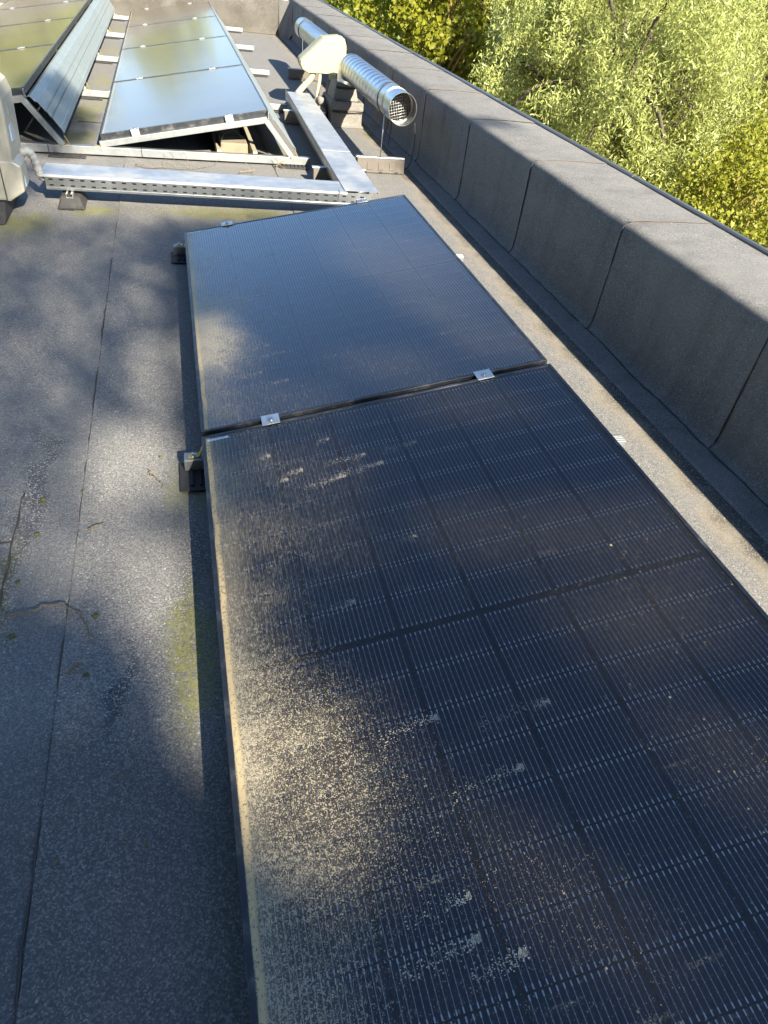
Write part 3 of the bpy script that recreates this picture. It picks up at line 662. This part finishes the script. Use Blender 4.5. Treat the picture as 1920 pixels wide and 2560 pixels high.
# ---------------------------------------------------------------- ventilation duct, fan box, plinth
AX, AZ, RD = 1.528, 0.438, 0.100
def spiral(y0, y1, rad, pitch, n=56, res=0.006, bump=0.0040):
    m = MB(); ny = int((y1-y0)/res)+1; v = []
    for i in range(ny+1):
        y = y0+(y1-y0)*i/ny
        for j in range(n):
            a = 2*math.pi*j/n; ph = (y/pitch - a/(2*math.pi)) % 1.0
            k = max(0.0, 1-abs(ph-0.5)*pitch/0.0075)
            r_ = rad + bump*math.sin(k*math.pi/2)
            v.append((AX+r_*math.cos(a), y, AZ+r_*math.sin(a)))
    m.add(v, [(i*n+j, i*n+(j+1)%n, (i+1)*n+(j+1)%n, (i+1)*n+j) for i in range(ny) for j in range(n)]); return m
def ring(y0, y1, r0, r1, n=48):
    m = MB(); v = []
    for y, r_ in ((y0,r0),(y0,r1),(y1,r1),(y1,r0)):
        for j in range(n): a = 2*math.pi*j/n; v.append((AX+r_*math.cos(a), y, AZ+r_*math.sin(a)))
    m.add(v, [(i*n+j, ((i+1)%4)*n+j, ((i+1)%4)*n+(j+1)%n, i*n+(j+1)%n) for i in range(4) for j in range(n)]); return m
du = thing('ventilation_duct', 'shiny spiral-seamed metal duct with open meshed mouth beside the parapet', 'duct', (0,0,0))
obj('spiral_pipe', spiral(3.60, 4.93, RD, 0.105), M['duct'], du, smooth=True, solid=0.0012)
obj('mouth_sleeve', ring(3.285, 3.605, RD-0.0005, RD+0.0016), M['duct'], du, autos=40)
obj('sleeve_bead', MB(), M['duct'], du) if False else None
for y in (3.45, 3.475): obj('sleeve_bead', ring(y, y+0.007, RD+0.001, RD+0.0042), M['duct'], du, autos=40)
obj('rubber_seal', ring(3.602, 3.618, RD-0.001, RD+0.0050), M['cable'], du, autos=40)
gr = MB(); rr = RD-0.002; a0 = R(14)
for ax in (0,1):
    for i in range(-5,6):
        t_ = i*0.0175
        if abs(t_) > rr-0.004: continue
        h = math.sqrt(rr*rr-t_*t_); ca, sa = math.cos(a0+ax*math.pi/2), math.sin(a0+ax*math.pi/2)
        p0 = (AX+t_*ca-h*-sa, 3.40+0.001*ax, AZ+t_*sa-h*ca); p1 = (AX+t_*ca+h*-sa, 3.40+0.001*ax, AZ+t_*sa+h*ca)
        gr.tube([p0,p1], 0.0012, 5)
obj('wire_mesh', gr, M['alu'], du, smooth=True)
obj('mesh_rim', ring(3.394, 3.408, RD-0.006, RD-0.001), M['duct'], du, autos=40)
el = []
for i in range(9):
    a = R(90*i/8); el.append((AX, 4.925+0.105*math.sin(a), AZ-0.105*(1-math.cos(a))))
el = [(AX,4.90,AZ)] + el + [(AX,5.03,0.27)]
obj('elbow', MB().tube(el, [RD+0.0025]*len(el), 48, False), M['duct'], du, smooth=True)
obj('tape', MB().box(AX-0.073,AX-0.0690,3.66,3.685,AZ-0.085,AZ-0.060), M['white'], du)
rod = tag(obj('support_rod', MB().tube([(1.432,3.405,0.105),(1.434,3.405,0.400)], 0.0042, 8), M['galv'], None, smooth=True), 'thin metal rod standing on the rubber block under the duct mouth', 'rod')
d2 = thing('ventilation_duct', 'far spiral-seamed metal duct behind the white box', 'duct', (0,0,0))
obj('spiral_pipe', spiral(5.48, 7.32, RD*0.97, 0.105, 48, 0.009), M['duct'], d2, smooth=True, solid=0.0012)
obj('end_sleeve', ring(7.30, 7.56, RD*0.97, RD+0.002), M['duct'], d2, autos=40)
obj('rubber_seal', ring(7.29, 7.305, RD*0.96, RD+0.005), M['cable'], d2, autos=40)
obj('hanger', MB().tube([(1.45,7.1,0.10),(1.45,7.1,0.40)],0.004,8), M['galv'], d2)
fb = thing('fan_box', 'cream-white faceted plastic fan box between the two metal ducts', 'fan box', (0,0,0))
pf = [(1.340,0.590),(1.500,0.612),(1.535,0.590),(1.552,0.548),(1.560,0.410),(1.540,0.365),(1.490,0.335),(1.377,0.325),(1.213,0.322),(1.160,0.345),(1.138,0.385),(1.142,0.415)]
obj('casing', MB().prism(pf, 'y', 5.300, 5.50), M['cream'], fb, bevel=0.006)
cx_, cz_ = 1.36, 0.46
obj('cover_lip', MB().prism([(cx_+(x-cx_)*1.03, cz_+(z-cz_)*1.03) for x,z in pf], 'y', 5.335, 5.36), M['cream'], fb, bevel=0.005)
for x,z in ((1.165,0.405),(1.47,0.385),(1.50,0.57)): obj('screw', MB().tube([(x,5.2985,z),(x,5.3015,z)],0.005,8), M['rubber'], fb)
obj('bracket', MB().box(1.40,1.47,5.28,5.34,0.275,0.335), M['cream'], fb, bevel=0.004)
pl = thing('roof_plinth', 'felt-wrapped stepped roof plinth under the bend of the duct', 'plinth', (0,0,0))
m = MB(); q0 = [(1.315,4.80),(1.655,4.80),(1.655,5.28),(1.315,5.28)]; q1 = [(1.345,4.835),(1.628,4.835),(1.628,5.25),(1.345,5.25)]
m.add([(x,y,0.003) for x,y in q0]+[(x,y,0.022) for x,y in q1]+[(x,y,0.128) for x,y in q1], [(0,1,5,4),(1,2,6,5),(2,3,7,6),(3,0,4,7),(4,5,9,8),(5,6,10,9),(6,7,11,10),(7,4,8,11),(8,9,10,11)])
obj('lower_step', m, M['plinth'], pl, bevel=0.008)
obj('middle_step', MB().prism([(1.335,4.822),(1.636,4.826),(1.640,5.24),(1.338,5.245)], 'z', 0.126, 0.196), M['plinth'], pl, bevel=0.012)
m = MB(); q0 = [(1.365,4.90),(1.600,4.90),(1.600,5.20),(1.365,5.20)]; q1 = [(1.395,4.93),(1.575,4.93),(1.575,5.16),(1.395,5.16)]
m.add([(x,y,0.19) for x,y in q0]+[(x,y,0.315) for x,y in q1], [(0,1,5,4),(1,2,6,5),(2,3,7,6),(3,0,4,7),(4,5,6,7)])
obj('upper_step', m, M['plinth'], pl, bevel=0.015)
for (x0,x1,z) in ((1.35,1.62,0.122),(1.38,1.60,0.20),(1.40,1.57,0.29)):
    seam_bead('bitumen_run', [(x0,4.824 if z<.15 else (4.86 if z<.25 else 4.921),z),((x0+x1)/2,4.822 if z<.15 else (4.858 if z<.25 else 4.919),z-0.006),(x1,4.824 if z<.15 else (4.86 if z<.25 else 4.921),z)], 0.008, pl, 'bitumen')
pc = thing('pipe_collar', 'lumpy felt collar around the pipe ends beside the plinth', 'pipe collar', (0,0,0))
obj('collar', MB().ell((1.275,5.05,0.06),(0.075,0.13,0.10),14,8,0.05), M['plinth'], pc, smooth=True)
obj('mouth', MB().tube([(1.29,5.02,0.10),(1.285,4.98,0.165),(1.25,4.95,0.175)],0.034,14), M['plinth'], pc, smooth=True)
tag(obj('waste_pipe', MB().tube(bez([(1.275,5.36,0.335),(1.235,5.33,0.270),(1.15,5.27,0.205),(1.10,5.23,0.162)],6),0.026,14), M['cream'], None, smooth=True), 'cream pipe slanting from the fan box down to the tray end', 'pipe')
tag(obj('waste_pipe', MB().tube(bez([(1.325,5.34,0.34),(1.315,5.30,0.26),(1.285,5.22,0.16),(1.27,5.16,0.02)],6),0.017,12), M['cream'], None, smooth=True), 'thinner cream pipe dropping from the fan box beside the slanting one', 'pipe')
tag(obj('waste_pipe', MB().tube(bez([(1.42,5.33,0.34),(1.40,5.28,0.25),(1.37,5.20,0.19),(1.31,5.10,0.165),(1.275,5.06,0.13)],6),0.021,12), M['rubber_grey'], None, smooth=True), 'brownish bent pipe entering the felt collar', 'pipe')
for q, lb in (((( 1.735,3.62,0.30),(1.748,3.61,0.20),(1.735,3.58,0.10),(1.69,3.52,0.02),(1.62,3.50,0.012),(1.57,3.49,0.012)),'thin black cable hanging from the duct to the gutter'),
          (((1.70,4.25,0.30),(1.735,4.24,0.17),(1.72,4.20,0.08),(1.70,4.15,0.02)),'short black cable hanging behind the duct')):
    tag(obj('cable', MB().tube(bez(q,6),0.0035,6), M['cable'], None, smooth=True), lb, 'cable')

# ---------------------------------------------------------------- twigs, straw and moss on the roof
def twig(label, pts, r, mat='twig', side=(), name='twig'):
    t = thing(name, label, 'twig', pts[0]); o0 = Vector(pts[0])
    P = bez([Vector(p)-o0 for p in pts], 6); n = len(P)
    P = [p+Vector((random.gauss(0,.0022+r*.5),random.gauss(0,.0022+r*.5),abs(random.gauss(0,.001)))) for p in P]
    obj('stem', MB().tube(P, [r*(1-0.65*i/n)*random.uniform(0.8,1.25) for i in range(n)], 6), M[mat], t, smooth=True)
    for s in side: obj('side_shoot', MB().tube(bez([Vector(p)-o0 for p in s],5), r*0.45, 5), M[mat], t, smooth=True)
z = 0.008
twig('long bent twig lying across the felt seam at the left', [(-0.486,-0.531,z),(-0.42,-0.524,z+.004),(-0.366,-0.518,z+.006),(-0.325,-0.543,z+.003),(-0.300,-0.588,z),(-0.282,-0.631,z)], 0.0028, 'twig')
twig('short pale curved twig beside the felt seam', [(-0.33,-0.716,z),(-0.313,-0.702,z),(-0.296,-0.704,z)], 0.0024, 'twig_pale')
twig('reddish thread-like twig in the sunlit patch of felt', [(-0.166,-0.009,z),(-0.15,-0.035,z),(-0.13,-0.07,z),(-0.119,-0.103,z)], 0.0018, 'twig_pale')
twig('dark knobbly twig stub on the felt seam', [(-0.321,-0.255,z),(-0.303,-0.246,z+.003),(-0.285,-0.236,z)], 0.0030, 'twig')
twig('dry branch with side shoots behind the front cable tray', [(-0.273,3.252,0.02),(-0.19,3.21,0.02),(-0.099,3.229,0.02),(0.0,3.21,0.025),(0.079,3.223,0.02),(0.17,3.28,0.02),(0.249,3.362,0.02)], 0.0034, 'twig',
     [[(-0.099,3.229,0.02),(-0.08,3.27,0.05),(-0.09,3.32,0.07)],[(0.0,3.21,0.02),(-0.03,3.26,0.07),(-0.05,3.28,0.10)],[(0.079,3.223,0.02),(0.05,3.27,0.08),(0.03,3.30,0.11)],[(0.249,3.362,0.02),(0.27,3.36,0.05)]])
twig('small forked twig near the right end of the dry branch', [(0.40,3.20,0.015),(0.45,3.21,0.02),(0.50,3.22,0.03)], 0.004, 'twig_pale', [[(0.47,3.21,0.02),(0.44,3.25,0.07)],[(0.48,3.215,0.02),(0.49,3.18,0.012)]])
twig('tuft of straw caught on the rail foot', [(0.66,3.40,0.01),(0.69,3.38,0.03),(0.72,3.39,0.05)], 0.005, 'twig_pale', [[(0.67,3.40,0.02),(0.66,3.33,0.012)],[(0.69,3.38,0.03),(0.72,3.33,0.02)],[(0.69,3.38,0.03),(0.66,3.40,0.07)]])
for i, (x, y, s) in enumerate(((-0.283,-0.559,0.011),(-0.449,-0.104,0.010),(-0.451,-0.120,0.007),(-0.447,-0.248,0.009),(-0.459,-0.589,0.010),(-0.29,-0.726,0.009),(-0.345,-0.08,0.007),(-0.13,0.06,0.007),(-0.47,-0.42,0.007))):
    lab = ['moss lump between the seam and the near panel','larger moss lump beside the worn strip of felt','smaller moss lump touching the larger one','moss lump farther down the worn strip','moss lump under the long bent twig','moss lump beside the short pale twig','tiny moss lump on the left side of the seam','tiny moss lump near the rail end','moss lump at the edge of the patched felt'][i]
    tag(obj('moss_clump', MB().ell((x,y,0.004),(s*0.75,s*0.6,s*0.38),11,6,0.45), M['moss'], None, smooth=True), lab, 'moss', 'moss lumps on the felt')

for i, (x, y, a, lab) in enumerate(((-0.21,-0.98,0.4,'dry tan leaf fleck on the dark felt near the panel'),(-0.20,-1.10,1.2,'dry tan leaf fleck lower on the dark felt'),(-0.16,-1.12,2.2,'dry leaf fleck closest to the nearest panel'),(-0.31,-1.12,0.9,'upright dry leaf fleck beside the felt seam'),(-0.47,-0.80,2.8,'dry leaf fleck at the left edge of the felt'),(-0.62,0.95,0.2,'small dark leaf curl at the left edge'),(-0.30,0.55,1.0,'brown crumb near the seam'),(-0.16,-0.02,0.5,'brown leaf crumb in the sunlit patch'))):
    c_, s_ = math.cos(a), math.sin(a); l_ = 0.008
    pts = [(x-l_*c_, y-l_*s_, 0.007), (x+0.35*l_*s_, y-0.35*l_*c_, 0.011), (x+l_*c_, y+l_*s_, 0.008), (x-0.35*l_*s_, y+0.35*l_*c_, 0.010)]
    tag(obj('leaf_fleck', MB().add(pts, [(0,1,2),(0,2,3)]), M['twig_pale'], None, solid=0.0006), lab, 'leaf', 'dry leaf flecks on the felt')
# ---------------------------------------------------------------- trees
def leaves_mesh(name, C, D, Nn, ln, wd, mat, fold=0.25):
    """one pointed leaf (4 tris) per row: centre, direction, normal"""
    n = len(C); D = D/np.linalg.norm(D,axis=1)[:,None]; S = np.cross(D,Nn); S /= (np.linalg.norm(S,axis=1)[:,None]+1e-9); U = np.cross(S,D)
    ln = np.asarray(ln).reshape(-1,1)*np.ones((n,1)); wd = np.asarray(wd).reshape(-1,1)*np.ones((n,1))
    v = np.empty((n,4,3), np.float32)
    v[:,0] = C-D*ln/2; v[:,1] = C+S*wd/2+U*wd*fold; v[:,2] = C+D*ln/2; v[:,3] = C-S*wd/2+U*wd*fold
    me = bpy.data.meshes.new(name); me.vertices.add(4*n); me.vertices.foreach_set('co', v.reshape(-1))
    idx = (np.arange(n)[:,None]*4+np.array([0,1,2,0,2,3])[None]).astype(np.int32)
    me.loops.add(6*n); me.loops.foreach_set('vertex_index', idx.reshape(-1))
    me.polygons.add(2*n); me.polygons.foreach_set('loop_start', np.arange(0,6*n,3,dtype=np.int32))
    me.update(calc_edges=True); me.validate(); me.materials.append(mat); return me
def unit(n): q = rng.normal(size=(n,3)); return q/np.linalg.norm(q,axis=1)[:,None]
def tree(name, label, cat, base, c, r, nclump, per, leaf, mat, hang=0.0, trunk_r=0.16, bark='bark', shell=0.75, twigs=24, clump_r=0.32, lean=(0,0), limb='bark_pale', group=None):
    t = thing(name, label, cat, base, group=group); B = np.array(base); c = np.array(c, float); r = np.array(r, float)
    u = unit(nclump); rad = shell + (1-shell)*rng.random(nclump)**0.6; inner = rng.random(nclump) < 0.28
    rad = np.where(inner, rng.random(nclump)*0.8, rad)
    lum = 1 + 0.22*np.sin(u[:,0]*4+c[0])*np.cos(u[:,1]*5+c[1]) + 0.14*np.sin(u[:,2]*7+c[2])
    K = c + u*r*(rad*lum)[:,None]
    ci = rng.integers(0, nclump, nclump*per)
    off = unit(len(ci))*(rng.random(len(ci))**0.5)[:,None]*clump_r
    P = K[ci]+off
    outw = (P-c)/r
    hs = 0.9 if hang < 0.4 else 0.35
    if hang > 0:
        P[:,2] -= rng.random(len(P))**1.3*hang; off_dir = np.stack([rng.normal(size=len(P))*hs, rng.normal(size=len(P))*hs, rng.normal(size=len(P))*hs*.6-0.8],1)
    else:
        off_dir = outw*0.6 + unit(len(P))*0.9 + np.array([0,0,-0.25])
    nor = unit(len(P))*0.75 + np.array([SUN.x,SUN.y,SUN.z])*0.60 + np.array([0,0,0.20])
    ln = leaf[0]*(0.5+1.0*rng.random(len(P))**1.3); me = leaves_mesh('crown', P-B, off_dir, nor, ln, leaf[1]/leaf[0]*ln, mat)
    obj('crown', me, mat, t)
    top = c + np.array([0,0,0.25*r[2]]); tp = [Vector(B-B), Vector((np.array(base)*0+[lean[0]*.4,lean[1]*.4,0]) + (c-B)*0.45*np.array([.6,.6,1])), Vector(c-B)+Vector((0,0,-0.2*r[2])), Vector(top-B)]
    pts = bez([tuple(q) for q in tp], 7); n = len(pts)
    obj('trunk', MB().tube(pts, [trunk_r*(1.15-0.85*i/n) for i in range(n)], 10), M[bark], t, smooth=True)
    for i in range(twigs):
        k = K[rng.integers(0,nclump)]; s = pts[int(n*random.uniform(0.45,0.9))]; e = Vector(k-B); mid = s.lerp(e,0.55)+Vector((random.gauss(0,.12),random.gauss(0,.12),0.18*r[2]*random.random()))
        q = bez([s,mid,e,e+Vector((random.gauss(0,.15),random.gauss(0,.15),-0.15-hang*0.4))],5); mm = len(q)
        obj('limb', MB().tube(q,[trunk_r*0.13*(1.1-0.95*j/mm)+0.003 for j in range(mm)],6), M[limb], t, smooth=True)
    return t
GZ = -6.5
tree('willow_tree', 'big silvery green willow close to the parapet with dark leaning trunk', 'tree', (5.6,6.9,GZ), (5.45,7.0,0.0), (1.65,1.9,2.3), 600, 310, (0.058,0.0135), M['leaf_willow'], 0.16, 0.22, twigs=40, clump_r=0.23, limb='bark')
tree('maple_tree', 'yellow-green spring tree with arching pale branches left of the willow', 'tree', (4.7,12.0,GZ), (4.6,11.6,-0.7), (1.7,2.6,2.6), 520, 60, (0.085,0.070), M['leaf_yellow'], 0, 0.16, twigs=60, clump_r=0.30, shell=0.55)
tree('dark_green_tree', 'darker green leafy tree at the far end beside the parapet', 'tree', (4.9,18.5,GZ), (4.6,18.0,-0.9), (1.8,3.0,2.6), 520, 60, (0.11,0.075), M['leaf_green'], 0, 0.16, twigs=20, clump_r=0.34)
tree('weeping_tree', 'yellow tree with drooping strands at the right edge', 'tree', (8.6,7.4,GZ), (8.3,7.6,0.2), (1.7,1.8,2.3), 420, 130, (0.075,0.016), M['leaf_hang'], 0.75, 0.16, twigs=26, clump_r=0.20, shell=0.6)
tree('leafy_shrub', 'bright small-leaved shrub nearest the parapet at the lower right', 'shrub', (4.7,3.7,GZ), (4.75,4.0,-2.0), (1.35,1.4,1.7), 520, 70, (0.050,0.036), M['leaf_shrub'], 0, 0.07, twigs=30, clump_r=0.24)
tree('leafy_shrub', 'yellowish tall shrub between the willow and the weeping tree', 'shrub', (6.6,5.4,GZ), (6.6,5.5,-1.4), (1.3,1.3,1.9), 460, 75, (0.052,0.038), M['leaf_shrub'], 0, 0.08, twigs=36, clump_r=0.26)
tree('leafy_shrub', 'green shrub under the yellow-green tree by the parapet', 'shrub', (3.9,8.9,GZ), (4.0,9.2,-2.0), (1.0,1.6,1.5), 360, 60, (0.06,0.042), M['leaf_green'], 0, 0.07, twigs=16, clump_r=0.26)
BG = [((9.5,14.5),(2.8,2.8,3.4),0.5,'leaf_yellow','tall yellow-green tree standing behind the willow'),((13.5,12.0),(3.0,3.0,3.6),0.3,'leaf_green','round green tree behind the weeping tree'),((7.5,20.5),(2.8,2.8,3.4),0.2,'leaf_green','green tree behind the yellow-green spring tree'),
      ((12.5,20.5),(3.4,3.4,4.0),0.5,'leaf_yellow','wide yellow-green tree far behind the willow'),((6.0,28.0),(3.4,3.4,4.2),0.2,'leaf_yellow','yellow-green tree past the far end of the roof'),((11.8,8.2),(2.0,2.0,3.0),0.0,'leaf_shrub','leafy tree behind the weeping tree at the right edge'),((6.9,11.2),(1.7,1.9,2.6),-0.5,'leaf_yellow','yellow-green tree between the willow and the spring tree')]
for (x,y), r_, z_, lf, lb in BG:
    tree('leafy_tree', lb, 'tree', (x,y,GZ), (x,y,z_), r_, 420, 48, (0.15,0.10), M[lf], 0, 0.18, twigs=14, clump_r=0.5, group='trees in the background')
# tree line past the far end: seen mirrored in the back panels
for i, (x,y,r0,zc) in enumerate(((-14,34,4.2,2.2),(-22,30,4.6,1.9),(-8,36,4.2,2.2),(-2.0,41,4.2,1.5),(4,43,4.2,1.4),(-30,26,5.0,1.4),(-18,40,5.0,2.6))):
    tree('leafy_tree', ['leafy tree mirrored in the left back row','broad leafy tree mirrored at the left','tree past the far parapet','tree straight past the far parapet','tree past the far parapet near the wood','leafy tree far to the left','tall leafy tree behind the mirrored ones'][i], 'tree',
         (x,y,GZ), (x,y,zc-1.2), (r0,r0,r0*1.0), 300, 75, (0.34,0.25), M['leaf_far'], 0, 0.25, twigs=8, clump_r=0.9, group='trees past the far end')
# unseen trees added around the building to close off the low sky
for i, (x,y,r0,zc) in enumerate(((-9.0,-11.0,4.2,5.0),(-3.5,-13.5,4.0,5.5),(-13.0,-4.0,4.4,4.0),(17.0,-5.0,3.6,3.0))):
    tree('leafy_tree', ['tall tree behind the left corner of the building','tall tree straight behind the building','tall tree left of the building','tall tree far off on the right behind the viewer'][i], 'tree',
         (x,y,GZ), (x,y,zc), (r0,r0,r0*1.25), 260, 60, (0.42,0.30), M['leaf_green'], 0, 0.3, twigs=6, clump_r=1.0, group='trees around the building')
ov = tree('leafy_tree', 'tall tree whose crown hangs over the roof above the viewer', 'tree', (-7.6,-8.2,GZ), (-3.6,-4.6,8.8), (3.6,3.3,2.0), 420, 60, (0.26,0.17), M['leaf_green'], 0, 0.3, twigs=10, clump_r=0.55, shell=0.3, group='trees around the building')  # unseen crown added to cut the sky light on the near roof
# woodland mass far off
n = 26000; th = rng.uniform(R(7), R(62), n); rr_ = rng.uniform(26, 46, n); hh = rng.uniform(-6.5, 6.5, n) - 1.0
P = np.stack([np.sin(th)*rr_, np.cos(th)*rr_, hh],1)
me = leaves_mesh('wood', P, unit(n), unit(n)+np.array([0.2,-0.6,0.8]), 0.75*(0.6+0.8*rng.random(n)), 0.5, M['leaf_green'])
tag(obj('wood', me, M['leaf_green']), 'far green woodland behind the nearer trees', 'woodland', kind='stuff')
# small white board glimpsed through the leaves
sg = thing('sign', 'small white sign board glimpsed through the leaves at the right', 'sign', (5.30,4.30,-0.62), (R(-8),R(8),R(-40)))
obj('board', MB().box(-0.07,0.07,-0.004,0.004,-0.09,0.09), M['sticker'], sg, bevel=0.004)
obj('bar', MB().box(-0.045,0.045,-0.0055,-0.0042,0.03,0.045).box(0.03,0.045,-0.0055,-0.0042,-0.03,0.03), M['cable'], sg)
obj('post', MB().tube([(0,0.012,-5.9),(0,0.012,0.05)],0.012,8), M['bark'], sg)

# tree behind the viewer whose crown dapples the roof
LIT = [(-0.17,-0.13,0.15,0.25,1.0),(-0.12,0.42,0.09,0.22,.6),(-0.08,-0.70,0.09,0.20,.9),(-0.27,-0.48,0.15,0.22,.5)]
PANEL_LIT = [(.78,-.10,.20,.08,1),(.67,-.65,.15,.10,1),(.90,-.72,.18,.09,1),(1.04,-.76,.12,.12,.8),(.30,-.26,.18,.11,.8),(.28,-.53,.18,.08,.65),(.84,-.99,.16,.09,1),(.98,-.95,.12,.12,.8),(.89,-1.32,.14,.08,1),(.75,-1.17,.07,.05,.5),
             (.47,-1.40,.09,.06,.8),(.39,-1.29,.07,.05,.5),(.56,-1.51,.10,.05,.8),(.13,-1.07,.17,.20,1),(.09,-.6,.08,.25,.55),
             (.88,1.05,.26,.38,.95),(.96,.55,.2,.2,.85),(1.0,.19,.16,.13,.95),(.65,.18,.22,.09,.85),(.24,.10,.2,.1,.75),(.10,.5,.1,.25,.75)]
for x_,y_,rx_,ry_,a_ in PANEL_LIT:                       # the glass stands above the felt: follow the sun down to the felt's level
    dz_ = 0.115+0.191*x_-0.12; LIT.append((x_-0.47*dz_, y_+1.6*dz_, rx_, ry_, a_))
def shade(x, y):
    s = np.clip((1.10-x)/0.10,0,1)*np.clip((2.30-y)/0.35,0,1)*(0.73+0.27*np.clip((-0.35-y)/0.4,0,1)+0.26*np.clip((x+0.1)/0.1,0,1)); s = np.clip(s,0,1)
    for cx,cy,rx,ry,a in LIT:
        d = np.sqrt(((x-cx)/rx)**2+((y-cy)/ry)**2); s = s*(1-a*np.clip((1.15-d)/0.45,0,1))
    d = np.sqrt(((x+0.80)/0.30)**2+((y-4.0)/0.9)**2); s = np.maximum(s, 0.85*np.clip((1.1-d)/0.35,0,1))
    d = np.sqrt(((x+0.98)/0.30)**2+((y-2.62)/0.55)**2); s = np.maximum(s, 0.72*np.clip((1.1-d)/0.35,0,1))
    d = np.sqrt(((x-1.75)/0.20)**2+((y-3.35)/0.16)**2); s = np.maximum(s, 0.75*np.clip((1.2-d)/0.5,0,1))
    return s
n = 230000; X = rng.uniform(-3.2,1.95,n); Y = rng.uniform(-3.2,5.0,n); keep = rng.random(n) < -np.log(1-0.993*np.clip(shade(X,Y),0,1))/5.0; X = X[keep]; Y = Y[keep]; n = len(X)
tt = rng.uniform(12,17,n); P = np.stack([X,Y,np.full(n,0.12)],1) + np.array([SUN.x,SUN.y,SUN.z])*tt[:,None]
n2 = 9000; C2 = np.array([0.3,-3.6,0.1])+np.array(SUN)*15                                  # the crown goes on behind and above
Q = C2 + unit(n2)*rng.random(n2)[:,None]**0.4*np.array([3.2,2.6,2.4]); hit = Q - np.array(SUN)*((Q[:,2]-0.12)/SUN.z)[:,None]
Q = Q[(hit[:,1] < -2.2)]; P = np.concatenate([P,Q])
base = Vector((C2[0]-0.5, C2[1]-1.0, GZ)); tb = thing('leafy_tree', 'tall tree out of view behind the camera, shading the roof', 'tree', base)
ln = 0.052*(0.6+0.8*rng.random(len(P)))
obj('crown', leaves_mesh('crown', P-np.array(base), unit(len(P)), np.array(SUN)[None]*0.8+unit(len(P))*0.6, ln, ln*0.62, M['leaf_green']), M['leaf_green'], tb)
obj('trunk', MB().tube(bez([(0,0,0),(0.1,0.2,8),(0.3,0.6,12.5)],8),[0.3*(1-0.03*i) for i in range(17)],10), M['bark'], tb, smooth=True)
